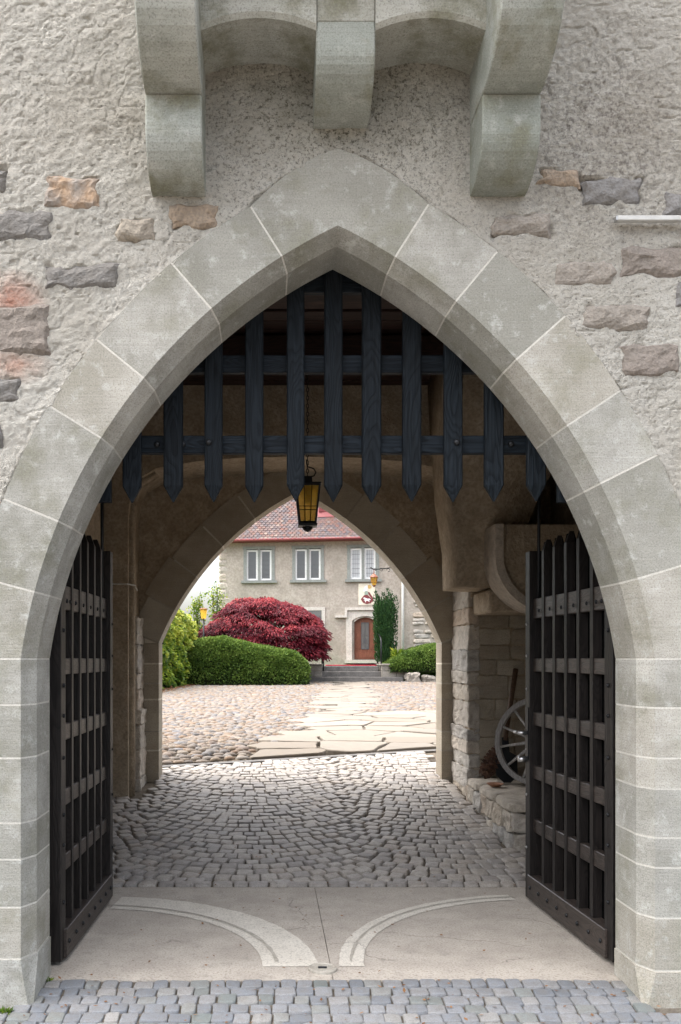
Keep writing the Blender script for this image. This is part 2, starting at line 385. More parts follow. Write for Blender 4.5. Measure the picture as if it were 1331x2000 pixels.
M['mcore']=m_simple('maple_twigs',(.05,.012,.014),(.08,.02,.02),20,.5,.02,.95,.1,0)
def m_glass(name,c,rough=.03):
    k=NT(name,rough,.8); k.col(c); k.b.inputs['IOR'].default_value=1.6; return k.m
M['pane']=m_glass('dark_window_glass',(.10,.105,.11))
M['sky_pane']=m_glass('painted_sky_window_glass',(.50,.51,.52))  # white sky reflection painted into the base colour of the glass
def m_amber():
    k=NT('amber_glass',.25,.5); n=k.noise(30,3,.5)
    c=k.ramp(n,(.3,(1.0,.70,.15)),(.7,(1.0,.80,.25))); k.col(c)
    tr=k.n('ShaderNodeBsdfTranslucent'); k.l(c,tr.inputs[0]); tp=k.n('ShaderNodeBsdfTransparent'); tp.inputs[0].default_value=(1,.86,.5,1)
    m1=k.n('ShaderNodeMixShader'); m1.inputs[0].default_value=.35; k.l(tr.outputs[0],m1.inputs[1]); k.l(tp.outputs[0],m1.inputs[2])
    m2=k.n('ShaderNodeMixShader'); m2.inputs[0].default_value=.95; k.l(k.b.outputs[0],m2.inputs[1]); k.l(m1.outputs[0],m2.inputs[2])
    k.l(m2.outputs[0],k.t.nodes['Material Output'].inputs[0]); return k.m
M['amber']=m_amber()

# ------------------------------------------------------------------ the ground
ys=[p[0] for p in GP]; V=[];Fc=[]
for Y in ys: V+= [(-300,Y,gz(Y)-.035),(300,Y,gz(Y)-.035)]
for i in range(len(ys)-1): Fc.append([2*i,2*i+1,2*i+3,2*i+2])
tag(mk('ground',V,Fc,M['soil']),'brown earth lying under all the paving',None,None,'structure')

def stone_poly(poly, z0, top, inset, zf, t=None, jit=0):
    """paving piece: polygon -> side ring, shoulder ring, top; returns verts, faces"""
    n=len(poly); cx=sum(p[0] for p in poly)/n; cy=sum(p[1] for p in poly)/n
    V=[]
    tx,ty=random.uniform(-1,1)*jit,random.uniform(-1,1)*jit
    for h,s in ((z0,0.),(top*.62,0.),(top*.93,inset*.45),(top,inset)):
        for p in poly:
            d=math.hypot(p[0]-cx,p[1]-cy) or 1
            k=max(0,1-s/d); x=cx+(p[0]-cx)*k; y=cy+(p[1]-cy)*k
            V.append((x,y,zf(y)+h+((x-cx)*tx+(y-cy)*ty if h>0 else 0)))
    Fc=[]
    for r in range(3):
        for i in range(n): Fc.append([r*n+i,r*n+(i+1)%n,(r+1)*n+(i+1)%n,(r+1)*n+i])
    Fc.append([3*n+i for i in range(n)])
    return V,Fc
def oct_poly(x,y,w,d,a,ch=.22,j=.08):
    """irregular sett outline"""
    c=[(-1,-1),(1,-1),(1,1),(-1,1)]; q=[]
    pts=[(u*w/2*(1+random.uniform(-j,j)),v*d/2*(1+random.uniform(-j,j))) for u,v in c]
    for i in range(4):
        p=Vector(pts[i]);a0=Vector(pts[i-1]);b0=Vector(pts[(i+1)%4])
        k=ch*random.uniform(.7,1.3)*.5
        q+= [p.lerp(a0,k*min(1,d/w if i%2==0 else 1)),p.lerp(b0,k)]
    ca,sa=math.cos(a),math.sin(a)
    return [(x+p.x*ca-p.y*sa,y+p.x*sa+p.y*ca) for p in q]
def lay(pieces, keyf, name, fieldname, m, parent, limit=300, smooth=True):
    pieces.sort(key=keyf); f=MB()
    for i,(V,Fc,c) in enumerate(pieces):
        if i<limit: mk(name,V,Fc,m,parent,smooth)
        else: f.add(V,Fc)
    if f.v: tag(f.build(fieldname,m,parent,smooth),kind='stuff')
def strip(name,m,pts_l,pts_r,zo,label=None,parent=None):
    V=[];Fc=[]
    for (a,b) in zip(pts_l,pts_r): V+= [(a[0],a[1],gz(a[1])+zo),(b[0],b[1],gz(b[1])+zo)]
    for i in range(len(pts_l)-1): Fc.append([2*i,2*i+1,2*i+3,2*i+2])
    o=mk(name,V,Fc,m,parent); return o

# setts in front of the gate
fp=strip('front_paving',M['grit'],[(-6,-3),(-6,3.5),(-6,4.47)],[(6,-3),(6,3.5),(6,4.47)],-.008)
tag(fp,'blue grey granite setts in straight rows before the gate',None,None,'structure')
pc=[]; y=4.425; row=0
while y>.4:
    x=-2.6+random.uniform(0,.08)
    while x<3.3:
        wd=random.uniform(.072,.105)
        if random.random()<.06: wd*=1.35
        if not ((x<-1.2 or x>1.78) and y>4.16):
            yy=y+.008*math.sin(x*2.3+row)+random.uniform(-.004,.004)
            po=oct_poly(x+wd/2,yy,wd-.007,.079+random.uniform(-.008,.006),random.uniform(-.05,.05),.22,.12)
            V,Fc=stone_poly(po,-.03,.008+random.uniform(-.003,.003),.009,gz,jit=.05); pc.append((V,Fc,(x,y)))
        x+=wd
    y-=.087; row+=1
lay(pc,lambda p:(p[2][1]<3.75, abs(p[2][0]-.33)),'sett','sett_field',M['fsetts'],fp)

# concrete threshold in two halves with the centre joint, pale arcs worn by the gates
ts=MB(); ts.box(-1.6,2.4,4.475,6.27,-.09,-.012); ts=ts.build('threshold',M['soil']); tag(ts,'pale concrete threshold slab under the open gates',None,None,'structure')
def slabpiece(x0,x1):
    V=[];Fc=[];yy=[4.472,4.66,6.275]
    for Y in yy: V+=[(x0,Y,gz(Y)),(x1,Y,gz(Y))]
    for i in range(2): Fc.append([2*i,2*i+1,2*i+3,2*i+2])
    n=len(V); V+=[(v[0],v[1],v[2]-.08) for v in V]
    Fc+=[[0,n,n+1,1],[0,2,n+2,n],[2,4,n+4,n+2],[1,n+1,n+3,3],[3,n+3,n+5,5],[4,5,n+5,n+4]]
    return fixn(mk('slab',V,Fc,M['slab'],ts,tint=.5))
slabpiece(-1.6,.3205); slabpiece(.3245,2.4)
def arc(name,c,r0,r1,a0,a1,zo,m,n=60):
    V=[];Fc=[]
    for i in range(n+1):
        a=math.radians(a0+(a1-a0)*i/n)
        w0=r0+.008*mn.noise(Vector((i*.35,r0*9,0))); w1=r1+.008*mn.noise(Vector((i*.4,r1*7,3)))
        for r in (w0,w1):
            x=c[0]+r*math.cos(a); y=c[1]+r*math.sin(a); V.append((x,y,gz(y)+zo))
    for i in range(n): Fc.append([2*i,2*i+1,2*i+3,2*i+2])
    o=fixn(mk(name,V,Fc,m,ts,tint=.5)); return o
arc('gate_track',(-1.13,4.63),1.10,1.39,1,84,.003,M['track']); arc('gate_track',(1.82,4.63),1.32,1.45,179,98,.003,M['track'])
arc('track_groove',(-1.13,4.63),1.165,1.185,4,86,.006,M['groove']); arc('track_groove',(1.82,4.63),1.38,1.395,176,97,.006,M['groove'])
dc=MB(); dc.add(*lathevf([(.075,-.02),(.075,.010),(.066,.014),(.06,.009),(.0005,.009)],(.278,4.615,gz(4.615)),20)); 
dco=dc.build('bolt_socket_cover',M['groove']); tag(dco,'small round grey socket cover at the middle of the threshold','cover')
bbox('keyhole',.255,.30,4.607,4.622,gz(4.61)+.006,gz(4.61)+.016,M['iron'],dco,.001)

# setts in the passage, laid in scallops
pp=strip('passage_paving',M['soil'],[(-1.62,6.28),(-1.62,8.8),(-1.62,10.05)],[(2.8,6.28),(2.8,8.8),(2.8,11.25)],-.012)
tag(pp,'rounded granite setts laid in scallops through the passage',None,None,'structure')
def drainY(x): return 10.13+(x+1.19)*.295
pc=[]; v=6.1; 
while v<11.9:
    x=-1.66+random.uniform(0,.1)
    while x<2.8:
        wd=random.uniform(.092,.135); xm=x+wd/2
        u=((xm+1.05)/1.75)%1.0; yy=v-.30*(1-(2*u-1)**2)+.16
        sl=math.atan(-.30*(-2)*(2*u-1)*2/1.75)
        if 6.345<yy<drainY(xm)-.09 and not(xm>1.93 and yy>7.05) and not(xm<-1.2 and yy>8.70):
            d=.119
            po=oct_poly(xm,yy+random.uniform(-.007,.007),wd-.009,(d-.008)*math.cos(sl)*random.uniform(.92,1.0),sl+random.uniform(-.05,.05),.2,.10)
            V,Fc=stone_poly(po,-.035,.018+random.uniform(-.005,.005),.013,gz,jit=.07); pc.append((V,Fc,(xm,yy)))
        x+=wd
    v+=.119
x=-1.6
while x<2.4:                                  # closing row along the slab
    wd=random.uniform(.1,.16); po=oct_poly(x+wd/2,6.325,wd-.012,.075,0,.3,.08); V,Fc=stone_poly(po,-.035,.016,.016,gz,jit=.04); pc.append((V,Fc,(x,6.3))); x+=wd
lay(pc,lambda p:p[2][1],'sett','sett_field',M['setts'],pp)

# drain channel across the way, pebbles and flagstones beyond
dr=MB()
V=[];
for x in (-1.7,2.9):
    Y=drainY(x); V+=[(x,Y-.07,gz(Y)-.05),(x,Y-.07,gz(Y)+.012),(x,Y+.07,gz(Y)+.016),(x,Y+.07,gz(Y)-.05)]
dr.add(V,[[0,1,5,4],[1,2,6,5],[2,3,7,6],[0,4,7,3],[0,3,2,1],[4,5,6,7]])
dro=fixn(dr.build('drain_channel',M['step'])); tag(dro,'dark drain channel crossing obliquely between setts and pebbles','drain')
PL=[(480,1485),(535,1440),(590,1402),(612,1372),(640,1337)]; PR=[(738,1337),(728,1356),(706,1392)]
PLw=[ground_at(*p) for p in PL]; PRw=[ground_at(*p) for p in PR]; PBw=[ground_at(*p) for p in ((780,1402),(858,1386),(930,1376))]
def path_l(Y): return float(np.interp(Y,[p[1] for p in PLw],[p[0] for p in PLw]))
def path_r(Y):
    return float(np.interp(Y,[p[1] for p in PRw[::-1]],[p[0] for p in PRw[::-1]]))
YB=PRw[-1][1]
def in_path(x,Y):
    if Y>36.2 or Y<drainY(x)+.05: return False
    if x<path_l(Y): return False
    if Y>YB: return x<path_r(Y)
    xr=path_r(Y)
    if x<xr: return True
    return Y < YB-.55+ (x-xr)*.42          # the branch to the right
cy=strip('courtyard_ground',M['grit'],[(-12,10.0),(-12,11.2),(-12,36.6)],[(14,12.4),(14,14),(14,36.6)],-.012)
tag(cy,'pebble paved courtyard rising gently towards the house',None,None,'structure')
fpth=strip('flagstone_path',M['grit'],[(p[0],p[1]) for p in PLw],[(path_r(p[1])+(2.5 if p[1]<YB-1 else 0),p[1]) for p in PLw],-.006)
tag(fpth,'path of pale irregular flagstones leading to the steps',None,None,'structure')
seeds=[]; FLAGS=[]
def on_flag(x,y,m=.035):
    for po,a,b,c,d in FLAGS:
        if x<a-m or x>b+m or y<c-m or y>d+m: continue
        ins=False
        for i in range(len(po)):
            p=po[i];q=po[i-1]
            if (p[1]>y)!=(q[1]>y) and x<(q[0]-p[0])*(y-p[1])/(q[1]-p[1])+p[0]: ins=not ins
        if ins: return True
    return False
for _ in range(9000):
    Y=random.uniform(10.2,36.2); x=random.uniform(-.6,.24*Y+1.5)
    if not (in_path(x-.25,Y) and in_path(x,Y)): continue
    ok=True
    for s in seeds:
        if ((x-s[0])/.66)**2+((Y-s[1])/.56)**2<1*(1+.02*(Y-10))**2: ok=False;break
    if ok: seeds.append((x,Y))
gh=list(seeds)
for _ in range(9000):
    Y=random.uniform(9.5,37.2); x=random.uniform(-1.6,.26*Y+2.5)
    if in_path(x-.25,Y) and in_path(x,Y): continue
    if any(((x-s[0])/.62)**2+((Y-s[1])/.55)**2<1 for s in gh): continue
    gh.append((x,Y))
def clip(poly,nx,ny,d):
    out=[]
    for i in range(len(poly)):
        a=poly[i];b=poly[(i+1)%len(poly)];da=a[0]*nx+a[1]*ny-d;db=b[0]*nx+b[1]*ny-d
        if da<=0: out.append(a)
        if da*db<0: t=da/(da-db); out.append((a[0]+(b[0]-a[0])*t,a[1]+(b[1]-a[1])*t))
    return out
for s in seeds:
    po=[(s[0]-1.2,s[1]-1.2),(s[0]+1.2,s[1]-1.2),(s[0]+1.2,s[1]+1.2),(s[0]-1.2,s[1]+1.2)]
    for g in gh:
        if g is s or abs(g[0]-s[0])>2.4 or abs(g[1]-s[1])>2.4 or g==s: continue
        nx,ny=g[0]-s[0],g[1]-s[1];L=math.hypot(nx,ny);nx/=L;ny/=L
        po=clip(po,nx,ny,nx*(s[0]+g[0])/2+ny*(s[1]+g[1])/2-.010-random.random()*.010)
        if len(po)<3: break
    if len(po)<3: continue
    nx,ny=.283,-.959                                            # keep clear of the drain
    po=clip(po,nx,ny,nx*0+ny*(drainY(0)+.09))
    if len(po)<3: continue
    po2=[]
    for i in range(len(po)):                                     # ragged, split edges
        a=Vector(po[i]);b=Vector(po[(i+1)%len(po)]); 
        L=(b-a).length
        if L<.03: po2.append(tuple(a));continue
        po2.append(tuple(a.lerp(b,min(.2,.04/L))))
        if L>.25: 
            nn=Vector((b.y-a.y,a.x-b.x)).normalized(); po2.append(tuple(a.lerp(b,random.uniform(.35,.65))-nn*random.uniform(0,.03)))
        po2.append(tuple(a.lerp(b,1-min(.2,.04/L))))
    V,Fc=stone_poly(po2,-.03,.03+random.uniform(-.006,.008),.012,gz,jit=.012); mk('flagstone',V,Fc,M['flag'],fpth); FLAGS.append((po2,min(p[0] for p in po2),max(p[0] for p in po2),min(p[1] for p in po2),max(p[1] for p in po2)))

pc=[];u8=[(math.cos(k*PI/4),math.sin(k*PI/4)) for k in range(8)]
step=.135; Y=10.0
while Y<36.3:
    st=step*(1+.25*max(0,(Y-18)/18))
    hx0=max(-5.5,-.135*Y-.5); hx1=.215*Y+.8
    x=hx0+random.uniform(0,st)
    while x<hx1:
        X=x+random.uniform(-.03,.03); YY=Y+random.uniform(-.035,.035); x+=st*random.uniform(.85,1.25)
        if YY<drainY(X)+.13 or on_flag(X-.035,YY) or on_flag(X+.035,YY): continue
        if (in_path(X-.25,YY) and in_path(X+.25,YY)): continue
        a=random.uniform(.055,.095)*st/step; b=a*random.uniform(.55,.8); h=random.uniform(.022,.05)
        th=random.uniform(-.7,.7); ca,sa=math.cos(th),math.sin(th); V=[]
        for rr,hh in ((1.,-.03),(.97,.3),(.72,.78)):
            for (cu,su) in u8:
                px_,py_=a*rr*cu,b*rr*su; V.append((X+px_*ca-py_*sa,YY+px_*sa+py_*ca,gz(YY)+hh*h))
        V.append((X,YY,gz(YY)+h))
        Fc=[]
        for r in range(2):
            for i in range(8): Fc.append([r*8+i,r*8+(i+1)%8,(r+1)*8+(i+1)%8,(r+1)*8+i])
        for i in range(8): Fc.append([16+i,16+(i+1)%8,24])
        pc.append((V,Fc,(X,YY)))
    Y+=st*.74
lay(pc,lambda p:p[2][1]+(50 if (p[2][0]<-.122*p[2][1] or p[2][0]>.195*p[2][1]) else 0),'pebble','pebble_field',M['pebble'],cy)
# ------------------------------------------------------------------ the gatehouse
gh_=thing('gatehouse','rough plastered stone gatehouse with pointed archway and vaulted passage','gatehouse',(.325,4.2,0))
CX,ZS=.325,1.6; CA,CB=1.158,.374; RF=2.672; CHW=.05
YF,YC,YB_=4.2,4.295,4.55
def arcpt(r,th,side,a=CA,b=CB,cx=CX,zs=ZS): return (cx+side*(r*math.cos(th)-a), zs+r*math.sin(th)-b)
def th_h(r,h,b=CB): return math.asin((h+b)/r)
def sec_at(pf,ps,po,yf=YF,yc=YC,yb=YB_): return [(po[0],yf,po[1]),(pf[0],yf,pf[1]),(ps[0],yc,ps[1]),(ps[0],yb,ps[1]),(po[0],yb,po[1])]
def vouss(name,parent,m,stations,fn,gap=.0034,bev=.002):
    """stations t in 0..1 -> section; ends drawn in for the joint and its worn arris"""
    secs=[fn(t) for t in stations]
    def mv(a,b,d):
        out=[]
        for p,q in zip(a,b):
            p=Vector(p);q=Vector(q);v=q-p;L=v.length;out.append(tuple(p+v*(d/L if L>1e-6 else 0)))
        return out
    e0=mv(secs[0],secs[1],gap);e0b=mv(secs[0],secs[1],gap+bev);e1=mv(secs[-1],secs[-2],gap);e1b=mv(secs[-1],secs[-2],gap+bev)
    ss=[shrink(e0,bev),e0b]+secs[1:-1]+[e1b,shrink(e1,bev)]
    return fixn(mk(name,*sweep(ss),m,parent))
# mortar bed of the front arch (one mesh) = part; the stones are its pieces
e=.008; ms=[]
def fsec(h_or_apex,side,ro=RF+.25,ee=e):
    if h_or_apex is None:
        f=lambda r:(CX,ZS+math.sqrt(r*r-CA*CA)-CB)
        return sec_at(f(RF+ee),f(RF-CHW+ee),f(ro),YF+ee,YC+ee,YB_-ee)
    th=h_or_apex
    return sec_at(arcpt(RF+ee,th,side),arcpt(RF-CHW+ee,th,side),arcpt(ro,th,side),YF+ee,YC+ee,YB_-ee)
th0=th_h(RF,0); thA=math.acos(CA/RF)
for sd_ in (-1,1):
    xf=CX+sd_*(RF*math.cos(th0)-CA); 
    base=[(xf+sd_*.25,YF+e),(xf+sd_*e,YF+e),(xf-sd_*(CHW-e),YC+e),(xf-sd_*(CHW-e),YB_-e),(xf+sd_*.25,YB_-e)]
    L=[[(x,y,z) for x,y in base] for z in (-.2,ZS)]
    L+=[fsec(th0+(thA-.02-th0)*i/16,sd_) for i in range(1,17)]+[fsec(None,sd_)]
    ms.append(L)
HL=[1.889,1.643,1.3176,1.037,.6456,.3144,0]; HR=[1.885,1.678,1.404,1.094,.823,.377,0]
WL=[.277,.285,.283,.289,.28,.29,.30]; WR=[.295,.305,.31,.30,.30,.30,.32]
ZL=[1.6,1.384,1.134,.83,.659,.434,.194]; ZR=[1.6,1.37,1.134,.99,.76,.62,.383,.135]
mb=MB(); mb.add(*sweep(ms[0])); mb.add(*sweep(ms[1])); ee=.0008
for sd_,H,W,Z in ((-1,HL,WL,ZL),(1,HR,WR,ZR)):           # pointing in every joint
    for h_,w_ in list(zip(H,W))[:-1]:
        th=th_h(RF,h_); mb.add(*sweep([sec_at(arcpt(RF+ee,th+q,sd_),arcpt(RF-CHW+ee,th+q,sd_),arcpt(RF+w_-.003,th+q,sd_),YF+ee,YC+ee,YB_-ee) for q in (-.0024,.0024)]),.6+random.uniform(-.1,.1))
    xf=CX+sd_*(RF*math.cos(th0)-CA)
    for z in Z: mb.add(*sweep([[(xf+sd_*.33,YF+ee,z+q),(xf+sd_*ee,YF+ee,z+q),(xf-sd_*(CHW-ee),YC+ee,z+q),(xf-sd_*(CHW-ee),YB_-ee,z+q),(xf+sd_*.33,YB_-ee,z+q)] for q in (-.006,.006)]),.6+random.uniform(-.1,.1))
fa=fixn(mb.build('front_arch',M['mortar'],gh_))
for sd_,H,W in ((-1,HL,WL),(1,HR,WR)):
    for i in range(6):
        def fn(t,i=i,sd_=sd_,H=H,W=W):
            ta,tb=th_h(RF,H[i]),th_h(RF,H[i+1]); th=ta+(tb-ta)*t
            w0=W[i]+(W[i+1]-W[i])*t
            lv=(lambda r: t*(math.asin(CB/r)-th0)) if i==5 else (lambda r:0)       # level bed at the springing
            return sec_at(arcpt(RF,th+lv(RF),sd_),arcpt(RF-CHW,th+lv(RF-CHW),sd_),arcpt(RF+w0,th+lv(RF+w0),sd_))
        vouss('voussoir',fa,M['sand'],[0,.12,.25,.38,.5,.62,.75,.88,1],fn)
def kfn(t):                                        # keystone, both sides of the apex
    sd_=-1 if t<.5 else 1; u=1-abs(t-.5)*2
    h=HL[0] if sd_<0 else HR[0]
    def pt(r,rt=None):
        ta=th_h(RF,h); tb=math.acos(min(1,CA/r)); return arcpt(r,ta+(tb-ta)*u,sd_)
    ro=RF+(.277 if sd_<0 else .295); ro=ro+(2.992-ro)*(1-(1-u)**1.6)
    en=arcpt(RF+(.277 if sd_<0 else .295),th_h(RF,h),1); de,he=en[0]-CX,en[1]-ZS; dxo=de*(1-u); po=(CX+sd_*dxo,ZS+2.395-.293*dxo-(2.395-.293*de-he)/(de*de)*dxo*dxo)
    return sec_at(pt(RF),pt(RF-CHW),po)
vouss('keystone',fa,M['sand'],[0,.1,.2,.3,.4,.5,.6,.7,.8,.9,1],kfn)
# jamb blocks
for sd_,Z in ((-1,ZL),(1,ZR)):
    xf=CX+sd_*(RF*math.cos(th0)-CA)
    for i,z1 in enumerate(Z):
        z0=Z[i+1] if i+1<len(Z) else -.06
        wd=random.uniform(.28,.52) if i%2 else random.uniform(.34,.6)
        if i+1<len(Z):
            def fn(t,z0=z0,z1=z1,wd=wd):
                z=z0+(z1-z0)*t; return [(xf+sd_*wd,YF,z),(xf,YF,z),(xf-sd_*CHW,YC,z),(xf-sd_*CHW,YB_,z),(xf+sd_*wd,YB_,z)]
        else:                                       # base block with chamfer stop
            def fn(t,z0=z0,z1=z1,wd=wd):
                z=z0+(z1-z0)*t; k=min(1,max(0,(t-.15)/.8)); q=CHW*(1-k)
                yy=YF-.006
                return [(xf+sd_*wd,yy,z),(xf-sd_*q*.7,yy,z),(xf-sd_*(CHW+.006),YC-(YC-YF)*(1-k)*.8,z),(xf-sd_*(CHW+.006),YB_,z),(xf+sd_*wd,YB_,z)]
        vouss('jamb_block',fa,M['sand'],[0,.15,.5,.95,1],fn)
# core of the front wall (behind the plaster), wide and high
OUT=[]
for z in (-.3,1.0,ZS): OUT.append((CX-(RF*math.cos(th0)-CA)-.2,z))
for i in range(1,13): OUT.append(arcpt(RF+.2,th0+(thA+.04-th0)*i/12,-1))
OUT.append((CX,ZS+2.3))
OUT+=[(2*CX-p[0],p[1]) for p in OUT[-2::-1]]
def ring_wall(name,outl,x0,x1,z1,y0,y1,m,parent,z0=-.3):
    """wall with an opening: strips from the opening's outline out to a rectangle, both faces and the reveal"""
    V=[];Fc=[];n=len(outl);cx=(outl[0][0]+outl[-1][0])/2
    O=[]
    tot=[0]
    for i in range(1,n): tot.append(tot[-1]+math.dist(outl[i],outl[i-1]))
    H=z1-z0;per=2*H+(x1-x0)
    hi=max(range(n),key=lambda i:outl[i][1])
    for i in range(n):
        x,z=outl[i]
        if i<=hi:
            t=tot[i]/tot[hi]; L=H+(cx-x0); d=t*L
            O.append((x0,z0+d) if d<=H else (x0+d-H,z1))
        else:
            t=(tot[-1]-tot[i])/(tot[-1]-tot[hi]); L=H+(x1-cx); d=t*L
            O.append((x1,z0+d) if d<=H else (x1-(d-H),z1))
    # exact corners
    il=min(range(hi+1),key=lambda i:math.dist(O[i],(x0,z1))); O[il]=(x0,z1)
    ir=min(range(hi,n),key=lambda i:math.dist(O[i],(x1,z1))); O[ir]=(x1,z1)
    for y in (y0,y1):
        V+=[(p[0],y,p[1]) for p in outl]+[(p[0],y,p[1]) for p in O]
    k=2*n
    for i in range(n-1):
        Fc.append([i,n+i,n+i+1,i+1]); Fc.append([k+i,k+i+1,k+n+i+1,k+n+i]); Fc.append([i,i+1,k+i+1,k+i]); Fc.append([n+i,k+n+i,k+n+i+1,n+i+1])
    return mk(name,V,Fc,m,parent)
ring_wall('wall_core',OUT,-7,7.6,7.5,4.245,4.548,M['plaster'],gh_)
# plaster skin with real relief
G=.0085; xs=np.arange(-1.9,2.6,G); zs=np.arange(-.1,4.8,G)
XX,ZZ=np.meshgrid(xs,zs); A=vnoise
rel=A(XX*9,ZZ*11,1)*.009+A(XX*23,ZZ*29,2)*.007+A(XX*58,ZZ*62,3)*.011+A(XX*2.2,ZZ*2.2,4)*.012
pit=A(XX*36,ZZ*40,21)+.35*A(XX*80,ZZ*80,22); rel-=np.clip(pit-.33,0,.2)*.07*(.5+A(XX*1.7,ZZ*1.7,23)+.3)
rid=np.abs(A(XX*14+A(XX*5,ZZ*5,8)*2,ZZ*19,5)); rel-=np.clip(.07-rid,0,1)*.13*(A(XX*3,ZZ*3,6)>-.1)
rel*=.5+1.0*np.clip(A(XX*1.5,ZZ*1.9,31)+.5,0,1)
tro=A((XX+ZZ*.8)*6,(ZZ-XX*.5)*26,7); rel+=tro*.008
dx=np.abs(XX-CX); h=ZZ-ZS
rad=np.where(h>0,np.sqrt((dx+CA)**2+(h+CB)**2)-RF,dx-1.488)      # distance beyond the arch's face edge
apex=np.clip(1-(dx/.46)**2,0,1)*.045
RIGHTB=np.where((XX>1.05)&(XX<1.40)&(ZZ>2.95)&(ZZ<3.4),.085*np.clip((XX-1.05)/.2,0,1),0)
edge=np.where(h>0,.283+apex+.02*(XX>CX),.36+A(ZZ*3,ZZ*0,11)*.16)+A(XX*13,ZZ*13,9)*.03+A(XX*37,ZZ*37,10)*.014
YY=YF+.007-rel*.55-.006*np.exp(-np.clip(rad-edge,0,1)/.03)
YY=np.where(rad<edge,YY+np.clip((edge-rad)*.9,0,.034),YY)
STONES=[(90,345,188,402,'o'),(-40,413,100,462,0),(232,427,300,468,3),(335,402,425,442,5),(90,518,228,560,0),(-60,600,92,685,2),(-60,735,38,780,0),(-40,835,6,870,0),(-50,325,12,372,0),
 (1057,331,1135,360,5),(1137,347,1257,395,4),(962,418,1075,458,1),(1305,380,1400,418,4),(1215,482,1395,535,2),(1087,510,1200,553,1),(1140,600,1270,642,1),(1222,670,1325,730,2),(1326,545,1400,590,4),(1360,300,1440,340,1),(-220,470,-100,520,1),(-260,690,-140,740,2),(-180,250,-90,290,0),(1420,640,1500,700,4)]
SW=[]
for a,b,c,d,k in STONES:
    p=at(a,d,YF);q=at(c,b,YF); SW.append((p.x,q.x,p.z,q.z,k))
    ins=np.minimum(np.minimum(XX-p.x,q.x-XX),np.minimum(ZZ-p.z,q.z-ZZ))+A(XX*22,ZZ*22,12)*.055
    YY=YY+np.clip(ins,0,.03)*.9
nx_,nz_=len(xs),len(zs)
keep=(rad>edge-.045)
idx=-np.ones(XX.shape,int); idx[keep]=np.arange(keep.sum())
Vv=np.stack([XX[keep],YY[keep],ZZ[keep]],1)
a=idx[:-1,:-1];b=idx[:-1,1:];c=idx[1:,1:];d=idx[1:,:-1]; okq=(a>=0)&(b>=0)&(c>=0)&(d>=0)
Fq=np.stack([a[okq],b[okq],c[okq],d[okq]],1)
wl=mk('front_wall',Vv,Fq,M['plaster'],gh_,False,.5)
def wallstone(x0,x1,z0,z1,m,tint):
    """split-faced stone let into the plaster: irregular outline, broken facets"""
    nx,nz=16,9; o1,o2=random.random()*40,random.random()*40
    cr=[(x0-.012+random.uniform(-.012,.012),z0-.012+random.uniform(-.016,.012)),(x1+.012+random.uniform(-.02,.012),z0-.012+random.uniform(-.012,.012)),(x1+.012+random.uniform(-.02,.012),z1+.012+random.uniform(-.014,.01)),(x0-.012+random.uniform(-.012,.02),z1+.012+random.uniform(-.014,.01))]
    V=[]
    for back in (0,1):
        for j in range(nz+1):
            for i in range(nx+1):
                u,v=i/nx,j/nz
                x=(cr[0][0]*(1-u)+cr[1][0]*u)*(1-v)+(cr[3][0]*(1-u)+cr[2][0]*u)*v; z=(cr[0][1]*(1-u)+cr[1][1]*u)*(1-v)+(cr[3][1]*(1-u)+cr[2][1]*u)*v
                p=Vector((x*7+o1,o2,z*9)); d=(abs(mn.noise(p))-.2)*.028+mn.noise(p*3.1)*.010+mn.noise(p*8)*.004
                ed=min(min(u,1-u)*(x1-x0),min(v,1-v)*(z1-z0)); fall=max(0,1-ed/.03)**2*.026
                y=YF-.004-d*.8+fall if not back else YF+.1
                V.append((x+mn.noise(p*2.2)*.022,y,z+mn.noise(p*2.2+Vector((9,9,9)))*.018))
    n=(nx+1)*(nz+1); Fc=[]
    for j in range(nz):
        for i in range(nx): a=j*(nx+1)+i; Fc.append([a,a+1,a+nx+2,a+nx+1])
    per=[i for i in range(nx+1)]+[j*(nx+1)+nx for j in range(1,nz+1)]+[nz*(nx+1)+i for i in range(nx-1,-1,-1)]+[j*(nx+1) for j in range(nz-1,0,-1)]
    for a,b in zip(per,per[1:]+per[:1]): Fc.append([b,a,a+n,b+n])
    return mk('stone',V,Fc,m,wl,False,tint)
for (x0,x1,z0,z1,k) in SW: wallstone(x0,x1,z0,z1,M['ostone'] if k=='o' else M['stone'],.5 if k=='o' else [0,.2,.4,.6,.8,1][k])

# corbels and the projecting box they carry
def corbel(x0,x1,blocks,name='corbel'):
    first=None
    for prof in blocks:
        secs=[]
        for x,ins in ((x0,.006),(x0+.006,0),(x1-.006,0),(x1,.006)):
            cy_=sum(p[0] for p in prof)/len(prof);cz_=sum(p[1] for p in prof)/len(prof)
            secs.append([(x,YF+.05-(p[0]+.05)*(1-ins*3),cz_+(p[1]-cz_)*(1-ins*3)) for p in prof])
        o=fixn(mk(name if first is None else 'corbel_block',*sweep(secs),M['corbel'],gh_ if first is None else first))
        first=first or o
    return first
def qround(z0,zc,ztop,p0,p1,n=9):
    """profile (projection, z): back, then a quarter round from p0 at z0 out to p1 at zc, then straight up"""
    pr=[(-.05,z0),(p0,z0)]
    for i in range(1,n+1):
        t=i/n*PI/2; pr.append((p0+(p1-p0)*math.sin(t),z0+(zc-z0)*(1-math.cos(t))))
    return pr+[(p1,ztop),(-.05,ztop)]
lo=qround(3.772,3.955,4.096,.0,.24); up=qround(4.10,4.40,4.75,.25,.60)
corbel(-.546,-.296,[lo,up]); corbel(.946,1.204,[lo,up])
corbel(.208,.465,[qround(4.089,4.26,4.375,.0,.30)])
